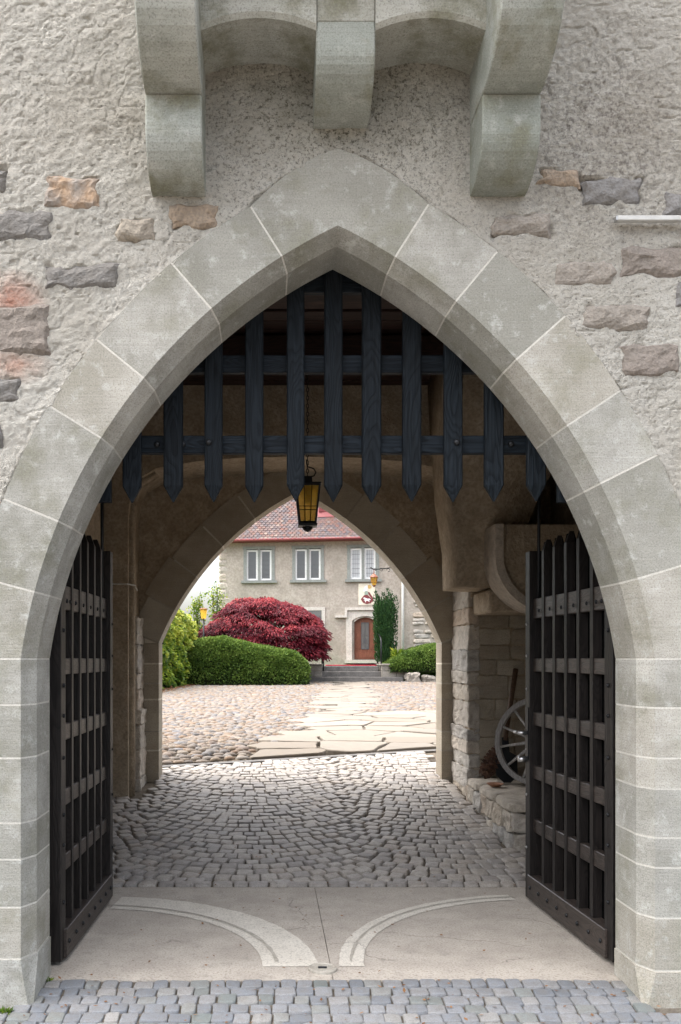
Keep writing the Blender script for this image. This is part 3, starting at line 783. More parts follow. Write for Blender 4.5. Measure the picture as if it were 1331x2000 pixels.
# arched lintel stones between the corbels, and the box above
def lintel(xa,xb):
    n=14; secs=[]
    for i in range(n+1):
        x=xa+(xb-xa)*i/n; u=(2*i/n-1); z=4.345+.055*(1-u*u)
        secs.append([(x,YF+.03,z),(x,YF-.295,z-.005),(x,YF-.31,z+.015),(x,YF-.31,4.62),(x,YF+.03,4.62)])
    return fixn(mk('lintel',*sweep(secs),M['corbel'],gh_))
lintel(-.296,.208); lintel(.465,.946)
bbox('lintel',.208,.465,YF-.296,YF+.03,4.378,4.62,M['corbel'],gh_)
V,Fc=sweep([[(x,YF+.02,4.625),(x,YF-.29,4.625),(x,YF-.45,4.68),(x,YF-.60,4.76),(x,YF-.62,6.4),(x,YF+.02,6.4)] for x in (-.56,1.22)])
fixn(mk('projecting_bay',V,Fc,M['plaster'],gh_))

# inside: side walls, light-blocking roof slab, ceiling boards, middle wall, rear arch
bbox('side_wall',-2.1,-1.6,4.55,10.0,-.3,5.2,M['inplaster'],gh_); bbox('side_wall',2.75,3.3,4.55,10.0,-.3,5.2,M['inplaster'],gh_)
bbox('outer_wall',-7,-2.1,4.56,10.0,-.3,7.5,M['plaster'],gh_); bbox('outer_wall',3.3,7.6,4.56,10.0,-.3,7.5,M['plaster'],gh_)
bbox('roof_light_block',-2.1,3.3,4.56,10.0,5.2,5.5,M['inplaster'],gh_)  # unseen slab added above the ceiling to keep sky light out
cb=bbox('ceiling',-1.6,2.75,4.56,8.74,4.36,4.45,M['plank'],gh_)
y=4.6
while y<8.7:
    y1=min(8.735,y+.19); z=4.27+random.uniform(-.012,.012); bbox('plank',-1.598,2.748,y,y1-.012,z,4.355,M['plank'],cb,.006); y=y1
for y in (5.6,7.3): bbox('ceiling_beam',-1.598,2.748,y,y+.2,4.06,4.25,M['plank'],gh_,.015)
# middle wall with a wide low-arched opening
MO=[(-1.373,-.3),(-1.373,1.5),(-1.373,3.0),(-1.35,3.2),(-1.27,3.36),(-1.1,3.46),(-.7,3.53),(-.2,3.565),(.29,3.575),(.8,3.565),(1.3,3.53),(1.68,3.46),(1.86,3.36),(1.94,3.2),(1.96,3.0),(1.96,1.5),(1.96,-.3)]
ring_wall('middle_wall',MO,-1.6,2.75,4.36,8.74,9.5,M['inplaster'],gh_)
# moulded rolls on its left jamb with one pale joint, rubble edge stones on both
rl=MB()
for (xx,yy,r) in ((-1.368,8.86,.045),(-1.372,9.02,.03)): rl.add(*tubevf([(xx,yy,0.),(xx,yy,1.6),(xx,yy,3.1),(xx+.07,yy,3.33),(xx+.25,yy,3.44)],r,10))
rl.build('roll_moulding',M['inplaster'],gh_,True)
jm=MB(); jm.add(*tubevf([(-1.62,8.733,2.33),(-1.38,8.733,2.33),(-1.318,8.86,2.325),(-1.335,8.96,2.32),(-1.34,9.06,2.315),(-1.365,9.3,2.31)],.008,5)); jm.build('mortar_joint',M['mortar'],gh_)
z=.1
while z<1.98:
    hh=random.uniform(.13,.3); rough('jamb_stone',-1.45,-1.31+random.uniform(-.02,.02),9.06+random.uniform(0,.04),9.5,z,z+hh-.006,M['jstone'],gh_,.025,9,20.); z+=hh
z=.1
while z<2.2:
    hh=random.uniform(.12,.27); rough('jamb_stone',1.935+random.uniform(-.012,.012),2.06,8.715,9.5,z,min(2.3,z+hh-.006),M['jstone'],gh_,.022,9,24.); z+=hh
# coursed masonry behind the bench
z=.44; r_=0
while z<2.0:
    hh=random.uniform(.14,.24); x=1.99+(r_%2)*.0
    while x<2.74:
        wd=random.uniform(.2,.42); x1=min(2.745,x+wd)
        if x1-x>.05: rough('wall_stone',x+.006,x1-.006,8.722,8.80,z+.004,z+hh-.004,M['rsand'],gh_,.014,6,14.)
        x=x1
    z+=hh; r_+=1
# rear arch
RA,RB,RR,RH,RCX,RZS=1.37,1.1616,3.092,1.495,.334,1.768
RY0,RY1=9.47,9.78
def rsec(r0,r1,th,sd_,ee=0):
    p=arcpt(r0+ee,th,sd_,RA,RB,RCX,RZS);q=arcpt(r1-ee,th,sd_,RA,RB,RCX,RZS)
    return [(q[0],RY0+ee,q[1]),(p[0],RY0+ee,p[1]),(p[0],RY1-ee,p[1]),(q[0],RY1-ee,q[1])]
rt0=math.asin(RB/RR); rtA=math.acos(RA/RR)
mb=MB()
for sd_ in (-1,1):
    x=RCX+sd_*RH
    L=[[(x+sd_*.15,RY0+e,z),(x+sd_*e,RY0+e,z),(x+sd_*e,RY1-e,z),(x+sd_*.15,RY1-e,z)] for z in (.2,RZS)]
    def cut(s): return s
    L+=[rsec(RR,RR+.28,rt0+(rtA-rt0)*i/12,sd_,e) for i in range(1,12)]
    rr2=RR+.28; zt=RZS+math.sqrt(rr2**2-RA**2)-RB; zb=RZS+math.sqrt((RR+e)**2-RA**2)-RB
    L.append([(RCX,RY0+e,zt),(RCX,RY0+e,zb),(RCX,RY1-e,zb),(RCX,RY1-e,zt)])
    mb.add(*sweep(L))
for sd_ in (-1,1):
    for t in (0,.17,.36,.55,.75):
        th=rt0+(rtA-rt0)*t; mb.add(*sweep([rsec(RR,RR+.295,th+q,sd_,.001) for q in (-.003,.003)]))
    x=RCX+sd_*RH
    for z in (1.55,1.34,1.17,.83,.63): mb.add(*sweep([[(x+sd_*.155,RY0-.003,z+q),(x+sd_*.001,RY0-.003,z+q),(x+sd_*.001,RY1-.001,z+q),(x+sd_*.155,RY1-.001,z+q)] for q in (-.008,.008)]))
ra=fixn(mb.build('rear_arch',M['rmortar'],gh_))
for sd_ in (-1,1):
    ang=[rt0+(rtA-rt0)*t for t in (0,.17,.36,.55,.75,1.0)]
    for i in range(5):
        w0=random.uniform(.30,.37)
        def fn(t,i=i,sd_=sd_,w0=w0):
            th=ang[i]+(ang[i+1]-ang[i])*t
            s=rsec(RR,RR+w0,th,sd_)
            if i==4:   # meet at the apex on a vertical joint
                def f(r):
                    tb=math.acos(RA/r); ta=ang[4]; return arcpt(r,ta+(tb-ta)*t,sd_,RA,RB,RCX,RZS)
                p,q=f(RR),f(RR+w0); s=[(q[0],RY0,q[1]),(p[0],RY0,p[1]),(p[0],RY1,p[1]),(q[0],RY1,q[1])]
            return s
        vouss('voussoir',ra,M['rsand'],[0,.2,.4,.6,.8,1],fn,.004,.006)
    zz=[RZS,1.55,1.34,1.17,.83,.63,.2]
    for i in range(6):
        x=RCX+sd_*RH; wd=.16
        def fn(t,z0=zz[i+1],z1=zz[i],x=x,sd_=sd_,wd=wd):
            z=z0+(z1-z0)*t; return [(x+sd_*wd,RY0-.004,z),(x,RY0-.004,z),(x,RY1,z),(x+sd_*wd,RY1,z)]
        vouss('jamb_block',ra,M['rsand'],[0,.2,.8,1],fn,.004,.006)
RO=[(RCX-RH-.1,-.3),(RCX-RH-.1,1.0),(RCX-RH-.1,RZS)]+[arcpt(RR+.15,rt0+(rtA-rt0)*i/10,-1,RA,RB,RCX,RZS) for i in range(1,11)]+[(RCX,RZS+1.76)]
RO=RO+[(2*RCX-p[0],p[1]) for p in RO[-2::-1]]
ring_wall('rear_wall',RO,-7,7.6,7.5,9.502,9.77,M['inplaster'],gh_)
# plastered haunch and curved bracket in the right-hand recess
V,Fc=sweep([[(1.70,8.735,2.26),(1.70,8.05,2.26),(2.22,8.05,2.24),(2.22,8.735,2.24)],[(1.69,8.735,2.62),(1.69,8.03,2.62),(2.24,8.03,2.6),(2.24,8.735,2.6)],[(1.62,8.735,3.1),(1.60,7.9,3.1),(2.4,7.85,3.1),(2.4,8.735,3.1)],[(1.58,8.735,3.7),(1.5,7.6,3.7),(2.745,7.4,3.7),(2.745,8.735,3.7)],[(1.55,8.735,4.26),(1.45,7.4,4.26),(2.745,7.2,4.26),(2.745,8.735,4.26)]])
fixn(mk('haunch',V,Fc,M['inplaster'],gh_,True))
br=[]
for i in range(11):
    t=i/10*PI/2; r0,r1=.42,.49
    x=2.42; z=2.48
    br.append((x-r0*math.cos(t),z-r0*math.sin(t),x-r1*math.cos(t),z-r1*math.sin(t)))
secs=[[(a,7.62,b),(c,7.62,d),(c,8.04,d),(a,8.04,b)] for a,b,c,d in br]
secs=[[(2.0,7.62,2.75),(1.93,7.62,2.75),(1.93,8.04,2.75),(2.0,8.04,2.75)]]+secs+[[(2.745,7.62,2.06),(2.745,7.62,1.99),(2.745,8.04,1.99),(2.745,8.04,2.06)]]
fixn(mk('bracket_rib',*sweep(secs),M['jstone'],gh_,False,.3))
pb=[(2.0,2.75),(2.0,2.48)]+[(a,b) for a,b,c,d in br]+[(2.745,2.06),(2.745,2.75)]
V,Fc=sweep([[(x,y,z) for x,z in pb] for y in (7.68,8.0)]); fixn(mk('bracket_web',V,Fc,M['inplaster'],gh_))
bbox('recess_lintel',1.99,2.745,8.05,8.735,2.02,2.235,M['inplaster'],gh_,.02)
fixn(mk('recess_corbel',*sweep([[(2.32,y,1.97),(2.32,y,1.72),(2.36,y,1.6),(2.47,y,1.52),(2.745,y,1.48),(2.745,y,1.97)] for y in (7.5,8.0)]),M['jstone'],gh_,False,.5))
bbox('pier_plaster',1.965,2.07,8.69,8.738,2.2,2.30,M['inplaster'],gh_,.01)

# stone bench on the right
sb=thing('stone_bench','low rubble stone bench along the right wall of the passage','bench',(2.3,7.9,0))
core=bbox('bench_core',1.97,2.74,7.16,8.72,-.1,.36,M['grit'],sb)
for z0,z1 in ((.02,.21),(.21,.375)):
    y=7.12+random.uniform(0,.0)
    while y<8.68:
        dd=random.uniform(.16,.34); y1=min(8.70,y+dd); rough('bench_stone',1.92+random.uniform(-.012,.012),2.06,y+.006,y1-.006,max(z0,gz(y)-.05)+.004,z1-.006,M['jstone'],sb,.024,9,20.); y=y1
for x0,x1 in ((1.93,2.28),(2.28,2.74)):
    for z0,z1 in ((.0,.22),(.22,.375)): rough('bench_stone',x0+.006,x1-.006,7.08,7.22,z0+.004,z1-.006,M['jstone'],sb,.024,9,20.)
yy=[7.07,7.62,8.2,8.70]
for i in range(3): rough('top_slab',1.915,2.74,yy[i]+.004,yy[i+1]-.004,.375,.452,M['jstone'],sb,.012,8,10.,.1)

# white strip on the wall
ws=thing('white_strip','thin white metal strip fixed to the plaster at the right edge','strip',tuple(at(1205,428,YF)))
p=at(1205,427,YF-.03); bbox('rail',p.x,p.x+1.1,YF-.045,YF-.012,p.z-.013,p.z+.010,m_flat('dull_white_metal',(.50,.50,.48),.5),ws,.003); bbox('fixing',p.x+.5,p.x+.53,YF-.02,YF+.02,p.z-.01,p.z+.008,M['steel'],ws,.002)
bbox('end_cap',p.x-.006,p.x-.0005,YF-.044,YF-.013,p.z-.012,p.z+.009,M['steel'],ws,.001)

# ------------------------------------------------------------------ portcullis
pt=thing('portcullis','raised blue black wooden portcullis with pointed bars under the arch','portcullis',(CX,4.61,2.42))
PY0,PY1,PY2=4.562,4.602,4.648
for i in range(13):
    px=[198,257,338,417,497,578,652,727,806,887,967,1050,1110][i]
    x=(px-VX)*PY0/F; wd=.094/2+random.uniform(-.002,.002); zt=2.404+random.uniform(-.008,.006); zsld=zt+.082
    ct=4.05; c=.006
    def ring(z,d): return [(x-wd+c,PY0+d,z),(x+wd-c,PY0+d,z),(x+wd,PY0+c+d,z),(x+wd,PY1,z),(x-wd,PY1,z),(x-wd,PY0+c+d,z)]
    if i in (0,12): secs=[ring(2.40+.0,0),ring(ct,0)]
    else:
        ym=(PY0+PY1)/2; secs=[[(x+(q[0]-x)*.06,ym+(q[1]-ym)*.25,zt) for q in ring(zt,0)],ring(zsld,0),ring(ct,0)]
    fixn(mk('bar',*sweep(secs),M['iron_wood'],pt))
for zc,hh in ((2.703,.092),(3.118,.09),(3.56,.15)):
    bbox('rail',-1.25,1.9,PY1+.002,PY2,zc-hh/2,zc+hh/2,M['iron_woodx'],pt,.004)
def bolt(x,y,z,r,parent,axis=(0,-1,0),m=None,local=False):
    ax=Vector(axis); u=ax.orthogonal().normalized(); v=ax.cross(u); secs=[]
    for rr,hh in ((1.,0.),(1.,.25),(.75,.6),(.3,.8)): secs.append([tuple(Vector((x,y,z))+ax*hh*r+rr*r*(math.cos(k*PI/4)*u+math.sin(k*PI/4)*v)) for k in range(8)])
    return fixn(mk('bolt',*sweep(secs),m or M['iron'],parent,True,None,local))
for px in (305,408,893,1003):
    q=(px-VX)*PY0/F; bolt(q,PY0 if px in (408,893) else PY1,2.703,.017,pt)
for px in (357,951): bolt((px-VX)*PY1/F,PY1+.001,2.703,.017,pt)

# ------------------------------------------------------------------ the two gate leaves
def gate(name,label,hx,hy,tx,ty,s):
    L=math.hypot(tx-hx,ty-hy); g=thing(name,label,'gate',(hx,hy,0),'open gate leaves')
    g.rotation_euler=(0,0,math.atan2(ty-hy,tx-hx))
    def B(nm,x0,x1,y0,y1,z0,z1,m,b=.004): 
        ya,yb=sorted((s*y0,s*y1)); return bbox(nm,x0,x1,ya,yb,z0,z1,m,g,b,True)
    T=2.31
    B('hinge_stile',0,.10,.02,.085,.02,T-.02,M['gate']); B('lock_stile',L-.085,L,-.01,.095,.015,T,M['gate'])
    inner=L-.185; n=5; pitch=inner/(n+.5)
    xs_=[.10+inner*(k+1)/(n+1) for k in range(n)]
    ed=[.10]+xs_+[L-.085]
    for k in range(6):                                      # back boards with pointed heads
        x0,x1=ed[k]+.004,ed[k+1]-.004; zt=T+.05
        prof=[(x0,.025),(x1,.025),(x1,zt-.09),((x0+x1)/2+.03,zt),((x0+x1)/2-.03,zt),(x0,zt-.09)]
        fixn(mk('board',*sweep([[(x,s*y,z) for x,z in prof] for y in (-.005,.02)]),M['board'],g,False,None,True))
    for zc,hh in ((1.93,.13),(1.56,.088),(1.207,.088),(.856,.088),(.505,.088)): B('rail',.10,L-.085,.0205,.070,zc-hh/2,zc+hh/2,M['gatey'])
    B('bottom_rail',.06,L-.05,.021,.10,.022,.175,M['gatey'])
    for x in xs_:
        zt=T+.05; w_=.02
        secs=[]
        for z,k in ((.17,1),(zt-.07,1),(zt,.15)): secs.append([(x-w_*k,s*.024,z),(x+w_*k,s*.024,z),(x+w_*k,s*(.024+.052*max(k,.5)),z),(x-w_*k,s*(.024+.052*max(k,.5)),z)])
        fixn(mk('bar',*sweep(secs),M['gate'],g,False,None,True))
    for x in [ed[0]+.05]+[q+.06 for q in xs_]+[ed[0]+.12]: bolt(x,s*.0765,1.93-.02,.012,g,(0,s,0),None,True)
    for k in range(8): bolt(.11+k*(L-.22)/7,s*.1005,.10,.013,g,(0,s,0),None,True)
    for z in (.32,.62,.78,1.08,1.3,1.46,1.75,2.0): bolt(.05,s*.0855,z,.012,g,(0,s,0),None,True)
    for z in (.35,.7,1.0,1.4,1.62,1.83): bolt(L-.03,s*.0955,z,.010,g,(0,s,0),M['steel'] if s>0 else None,True)
    fixn(mk('bolt_rod',*tubevf([(L-.13,s*.05,1.9),(L-.13,s*.05,3.0)],.011,8),M['iron'],g,True,None,True))
    if s>0:
        B('lock_plate',L-.07,L-.012,.095,.101,.93,1.28,M['iron'],.002)
        for z,r in ((1.11,.014),(.935,.02)):
            fixn(mk('handle',*tubevf([(L-.04,s*.10,z),(L-.04,s*.155,z)],r,10),M['steel'],g,True,None,True))
        fixn(mk('handle',*tubevf([(L-.04,s*.15,1.11),(L+.05,s*.15,1.11)],.012,8),M['steel'],g,True,None,True))
    return g
gate('gate_leaf','dark wooden lattice gate leaf standing open at the left of the passage',-1.165,4.66,-1.135,5.98,-1)
gate('gate_leaf','dark wooden lattice gate leaf with steel handles open at the right',1.872,4.66,1.808,5.98,1)

# ------------------------------------------------------------------ hanging lantern
LY=7.5; lc=at(601,988,LY); lx,lz=lc.x,lc.z
ln=thing('hanging_lantern','amber glazed black iron lantern hanging on a chain in the passage','lantern',(lx,LY,lz-.18))
T0,B0,zt,zb=.098,.066,lz+.165,lz-.145
cr=lambda z:B0+(T0-B0)*(z-zb)/(zt-zb)
fr=MB()
for sx,sy in ((1,1),(1,-1),(-1,1),(-1,-1)): fr.add(*tubevf([(lx+sx*B0,LY+sy*B0,zb),(lx+sx*T0,LY+sy*T0,zt)],.011,4))
for z in (zb,zt):
    r=cr(z)
    for q in (((-r,-r),(r,-r)),((r,-r),(r,r)),((r,r),(-r,r)),((-r,r),(-r,-r))): fr.add(*tubevf([(lx+q[0][0],LY+q[0][1],z),(lx+q[1][0],LY+q[1][1],z)],.010,4))
fixn(fr.build('frame',M['iron'],ln))
fixn(mk('bottom_plate',*sweep([[(lx-r,LY-r,z),(lx+r,LY-r,z),(lx+r,LY+r,z),(lx-r,LY+r,z)] for r,z in ((.045,zb-.035),(.078,zb-.028),(.078,zb-.008))]),M['iron'],ln))
fixn(mk('finial',*lathevf([(.001,-.075),(.03,-.062),(.044,-.04),(.045,-.03)],(lx,LY,zb),12),M['iron'],ln,True))
fixn(mk('cap',*sweep([[(lx-r,LY-r,z),(lx+r,LY-r,z),(lx+r,LY+r,z),(lx-r,LY+r,z)] for r,z in ((.112,zt+.004),(.112,zt+.016),(.04,zt+.03),(.036,zt+.075),(.03,zt+.08))]),M['iron'],ln))
for k in range(4):
    c,s_=math.cos(k*PI/2),math.sin(k*PI/2)
    def rp(u,v,z): return (lx+u*c-v*s_,LY+u*s_+v*c,z)
    gp=mk('glass_pane',[rp(-B0,-B0,zb),rp(B0,-B0,zb),rp(T0,-T0,zt),rp(-T0,-T0,zt)],[[0,1,2,3]],M['amber'],ln)
    bars=MB()
    for f_ in (-.33,.33): bars.add(*tubevf([rp(f_*B0,-B0-.002,zb),rp(f_*T0,-T0-.002,zt)],.003,4))
    for z in (zb+.13,zb+.10): r=cr(z); bars.add(*tubevf([rp(-r,-r-.002,z),rp(r,-r-.002,z)],.003,4))
    fixn(bars.build('glazing_bar',M['iron'],gp))
fixn(mk('bulb',*lathevf([(.012,.10),(.024,.06),(.028,.0),(.02,-.035),(.001,-.05)],(lx,LY,zt-.10),12),m_glass('grey_bulb_glass',(.12,.10,.06),.2),ln,True))
ch=MB(); z=zt+.075; k=0
while z<4.26:
    pts=[]
    for q in range(9):
        a=q*PI/4; u=.010*math.cos(a); v=.021*math.sin(a); pts.append((lx+(u if k%2 else 0),LY+(0 if k%2 else u),z+.018+v))
    ch.add(*tubevf(pts,.0032,4)); z+=.034; k+=1
ch.build('chain',M['iron'],ln)
fixn(mk('cable',*tubevf([(lx-.01,LY-.01,zt+.22),(lx+.0,LY-.01,zt+.16),(lx+.05,LY-.01,zt+.145),(lx+.07,LY-.01,zt+.115),(lx+.055,LY-.01,zt+.085),(lx+.02,LY,zt+.078)],.006,6),M['iron'],ln,True))

# ------------------------------------------------------------------ things on the bench
BZ=.455
wh=thing('cart_wheel','grey wooden cart wheel leaning on the stone bench behind the gate','wheel',(2.42,8.05,BZ))
wr=Matrix.Translation((2.42,8.05,BZ+.405))@Matrix.Rotation(math.radians(-38),4,'Z')@Matrix.Rotation(math.radians(-10),4,'X')
def tw(V): return [tuple(wr@Vector(v)) for v in V]
n=36; secs=[]
for k in range(n+1):
    a=k*2*PI/n; secs.append([(r*math.cos(a),y,r*math.sin(a)) for r,y in ((.355,-.022),(.40,-.026),(.40,.026),(.355,.022))])
V,Fc=sweep(secs,False); fixn(mk('rim',tw(V),Fc,M['wheel'],wh))
V,Fc=tubevf([(0,-.09,0),(0,-.06,0),(0,.06,0),(0,.09,0)],[.04,.065,.065,.04],14); fixn(mk('hub',tw(V),Fc,M['wheel'],wh,True))
secs=[[(r*math.cos(a*2*PI/20),y,r*math.sin(a*2*PI/20)) for r,y in ((.044,-.094),(.052,-.094),(.052,-.084),(.044,-.084))] for a in range(21)]
V,Fc=sweep(secs,False); fixn(mk('hub_ring',tw(V),Fc,M['steel'],wh))
for k in range(12):
    a=k*2*PI/12+.2; d=Vector((math.cos(a),0,math.sin(a))); V,Fc=tubevf([d*.06,d*.2,d*.36],[.017,.014,.012],6); fixn(mk('spoke',tw(V),Fc,M['wheel'],wh,True))
pcn=thing('pine_cone','large brown decorative pine cone lying on the stone bench','pine cone',(2.05,8.35,BZ))
p0=Vector((2.00,8.30,BZ+.075)); p1=Vector((2.24,8.42,BZ+.37)); axs=(p1-p0); Lc=axs.length; axs.normalize(); uu=axs.orthogonal().normalized(); vv=axs.cross(uu)
prr=lambda t:.088*math.sin(PI*min(1,.12+t*.86))**.6
V,Fc=tubevf([p0+axs*Lc*t for t in (0,.15,.4,.7,.92,1)],[prr(t)*.72 for t in (0,.15,.4,.7,.92,1)],12); fixn(mk('body',V,Fc,M['cone'],pcn,True))
sc=MB(); ga=2.39996
for k in range(120):
    t=k/120; a=k*ga; r=prr(t); d=math.cos(a)*uu+math.sin(a)*vv; c=p0+axs*Lc*t; tn=axs.cross(d)
    tip=c+d*r*1.08-axs*.018; b0=c+d*r*.62+tn*.024; b1=c+d*r*.62-tn*.024; m0=c+d*r*1.02+tn*.023-axs*.004; m1=c+d*r*1.02-tn*.023-axs*.004; lo_=c+d*r*.7-axs*.03
    sc.add([b0,b1,m1,tip,m0,lo_],[[0,1,2,3,4],[0,4,5],[4,3,5],[3,2,5],[2,1,5]])
tag(sc.build('scale_cover',M['cone'],pcn),kind='stuff')
ds=thing('shallow_dish','small shallow terracotta dish on the bench beside the pine cone','dish',(2.03,8.02,BZ))
fixn(mk('bowl',*lathevf([(.001,.0),(.035,.0),(.075,.026),(.078,.030),(.07,.027),(.03,.008),(.001,.007)],(2.03,8.02,BZ),18),M['terra'],ds,True))
sp=thing('spade','long handled old spade leaning in the corner behind the wheel','spade',(2.16,8.28,BZ))
fixn(mk('handle',*tubevf([(2.36,8.55,1.50),(2.27,8.42,1.15),(2.20,8.33,.84)],[.026,.024,.022],8),M['handle'],sp,True))
V,Fc=sweep([[(2.20-w_,8.33-q,z),(2.20+w_,8.33-q,z),(2.20+w_,8.345-q,z),(2.20-w_,8.345-q,z)] for w_,z,q in ((.03,.87,0),(.035,.74,.03),(.10,.70,.04),(.10,.52,.07),(.03,BZ+.003,.08))])
fixn(mk('blade',V,Fc,M['iron'],sp))

# ------------------------------------------------------------------ foliage
def leaves(name,P,D,Nn,Ls,Ws,m,parent,tint):
    """pointed leaves: base P, along D, across = D x N"""
    P=np.asarray(P);D=np.asarray(D);Nn=np.asarray(Nn)
    D/= np.linalg.norm(D,axis=1,keepdims=True)+1e-9
    S=np.cross(D,Nn); S/=np.linalg.norm(S,axis=1,keepdims=True)+1e-9
    Ls=np.asarray(Ls)[:,None];Ws=np.asarray(Ws)[:,None]
    q=np.stack([P,P+D*Ls*.45+S*Ws*.5,P+D*Ls,P+D*Ls*.45-S*Ws*.5],1).reshape(-1,3)
    f=np.arange(len(q)).reshape(-1,4)
    return tag(mk(name,q,f,m,parent,False,np.repeat(np.clip(tint,0,1),4)),kind='stuff')
def rv(n): 
    v=RNG.normal(size=(n,3)); return v/np.linalg.norm(v,axis=1,keepdims=True)
def hedge(name,label,x0,x1,yc,ry,zb,htf,n,size,m,corem,yoff=lambda x:0):
    hd=thing(name,label,'hedge',((x0+x1)/2,yc,zb))
    secs=[]; N_=26
    def endk(x): 
        t=(x-x0)/(x1-x0); return (1-abs(2*t-1)**5)**.35 if 0<t<1 else .05
    for i in range(N_+1):
        x=x0+(x1-x0)*i/N_; k=max(.05,endk(x))*.9; H=(htf(x)-zb)
        secs.append([(x,yc+yoff(x)-ry*k*np.sign(math.cos(a))*abs(math.cos(a))**.5,zb+H*(.5+.5*k)*.93*abs(math.sin(a))**.5) for a in [j*PI/10 for j in range(11)]])
    mk('branches',*sweep(secs),corem,hd,True)
    t=RNG.random(n); x=x0+(x1-x0)*t; a=np.arccos(1-2*RNG.random(n)*.97-.01)*1.0; a=RNG.random(n)**1.1*PI*.75
    k=np.maximum(.08,(1-np.abs(2*t-1)**5)**.35); H=np.array([htf(q) for q in x])-zb; yo=np.array([yoff(q) for q in x])
    lump=1+.05*vnoise(x*2.2,a*2.5,3)+.07*vnoise(x*6,a*6,4)
    ca=np.sign(np.cos(a))*np.abs(np.cos(a))**.5; sa=np.abs(np.sin(a))**.5
    y=yc+yo-ry*k*ca*lump; z=zb+H*(.5+.5*k)*sa*(.97+.06*(lump-1)*8)
    P=np.stack([x,y,z],1); N0=np.stack([(t-.5)*1.2*np.abs(2*t-1)**3*4,-ca,sa*.9],1)
    D=N0*.55+rv(n)*.9+np.array([0,0,.15]); P=P-N0*RNG.random((n,1))*.07
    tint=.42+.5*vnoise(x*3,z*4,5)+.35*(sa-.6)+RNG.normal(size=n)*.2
    leaves('foliage',P,D,rv(n)+N0,size*RNG.uniform(.7,1.3,n),size*.6*RNG.uniform(.7,1.3,n),m,hd,tint)
    return hd
hedge('clipped_hedge','rounded clipped green hedge in front of the red maple',-3.5,1.52,33.2,1.1,.55,lambda x:float(np.interp(x,[-3.5,-2.6,-1.6,-.8,.2,1.0,1.52],[2.05,2.38,2.47,2.25,2.05,1.98,1.7])),26000,.085,M['hedge'],M['core'])
hedge('clipped_hedge','low green hedge over rough stones right of the steps',4.75,9.5,37.2,1.2,1.05,lambda x:float(np.interp(x,[4.75,5.6,6.6,9.5],[1.55,1.95,2.25,2.3])),14000,.085,M['hedge'],M['core'])
for k in range(7):
    x=5.55+k*.62; rough('edging_rock',x,x+.55,35.85+random.uniform(-.1,.1),36.6,.5,.98+random.uniform(-.1,.12),M['stone'],cy,.09,7,7.,None,4.)
# ivy bank on the left
iv=thing('ivy_bank','sunny ivy covered bank at the left side of the courtyard','ivy',(-3.3,29.5,.5))
secs=[]
ivp=[(-4.6,24.5),(-3.62,27.2),(-3.3,29.5),(-3.0,31.5),(-2.75,33.6),(-2.9,35.5)]
for x,y in ivp: secs.append([(x-.15,y,.4),(x-.3,y,2.0),(x-.7,y,2.9),(x-1.4,y,3.1),(x-2.4,y,3.0),(x-2.4,y,.4)])
fixn(mk('bank',*sweep(secs),M['core'],iv,True))
n=16000; t=RNG.random(n)*(len(ivp)-1); i0=t.astype(int); f_=t-i0; ip=np.array(ivp); bx=ip[i0,0]*(1-f_)+ip[i0+1,0]*f_; by=ip[i0,1]*(1-f_)+ip[i0+1,1]*f_
s_=RNG.random(n); zz_=.5+2.75*np.minimum(1,s_*1.45); xo=np.where(s_<.69,-.12-.25*s_,-.3-(s_-.69)*5.2)+vnoise(by*2.5,zz_*2.5,2)*.5
zz_=zz_+vnoise(by*1.7,s_*3,6)*.45*(s_>.4)
P=np.stack([bx+xo+.1,by-.05,zz_],1)
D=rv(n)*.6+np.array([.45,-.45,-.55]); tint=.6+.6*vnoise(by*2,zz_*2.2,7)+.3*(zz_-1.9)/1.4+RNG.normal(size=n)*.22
leaves('foliage',P,D,rv(n)*.5+np.array([.5,-.6,.6]),.15*RNG.uniform(.6,1.3,n),.12*RNG.uniform(.6,1.3,n),M['ivy'],iv,tint)
# loose shrubs against the sky
for x,y,h_,lab in ((-2.95,36.6,2.5,'thin leafy climber rising against the bright sky at far left'),(-2.2,37.4,2.9,'thin leafy climber beside the corner of the house')):
    sh=thing('climbing_shrub',lab,'shrub',(x,y,.9)); mb=MB()
    tips=[]
    for k in range(7):
        a=random.uniform(-.5,.5); pts=[(x+a*.3*j*.4+random.uniform(-.05,.05),y+random.uniform(-.1,.1),.9+h_*j/4*random.uniform(.85,1.1)+j*.2) for j in range(5)]; mb.add(*tubevf(pts,[.03,.025,.02,.014,.006],5)); tips.append(pts)
    mb.build('stem',M['bark'],sh)
    n=1300; P=[]
    for q in range(n):
        pts=random.choice(tips); u=random.random()**.8*4; i=min(3,int(u)); p=Vector(pts[i]).lerp(Vector(pts[i+1]),u-i); P.append(tuple(p+Vector((random.gauss(0,.13),random.gauss(0,.1),random.gauss(0,.1)))))
    leaves('foliage',np.array(P),rv(n)+np.array([0,0,-.2]),rv(n),RNG.uniform(.07,.13,n),RNG.uniform(.05,.08,n),M['ivy'],sh,.55+RNG.normal(size=n)*.25)
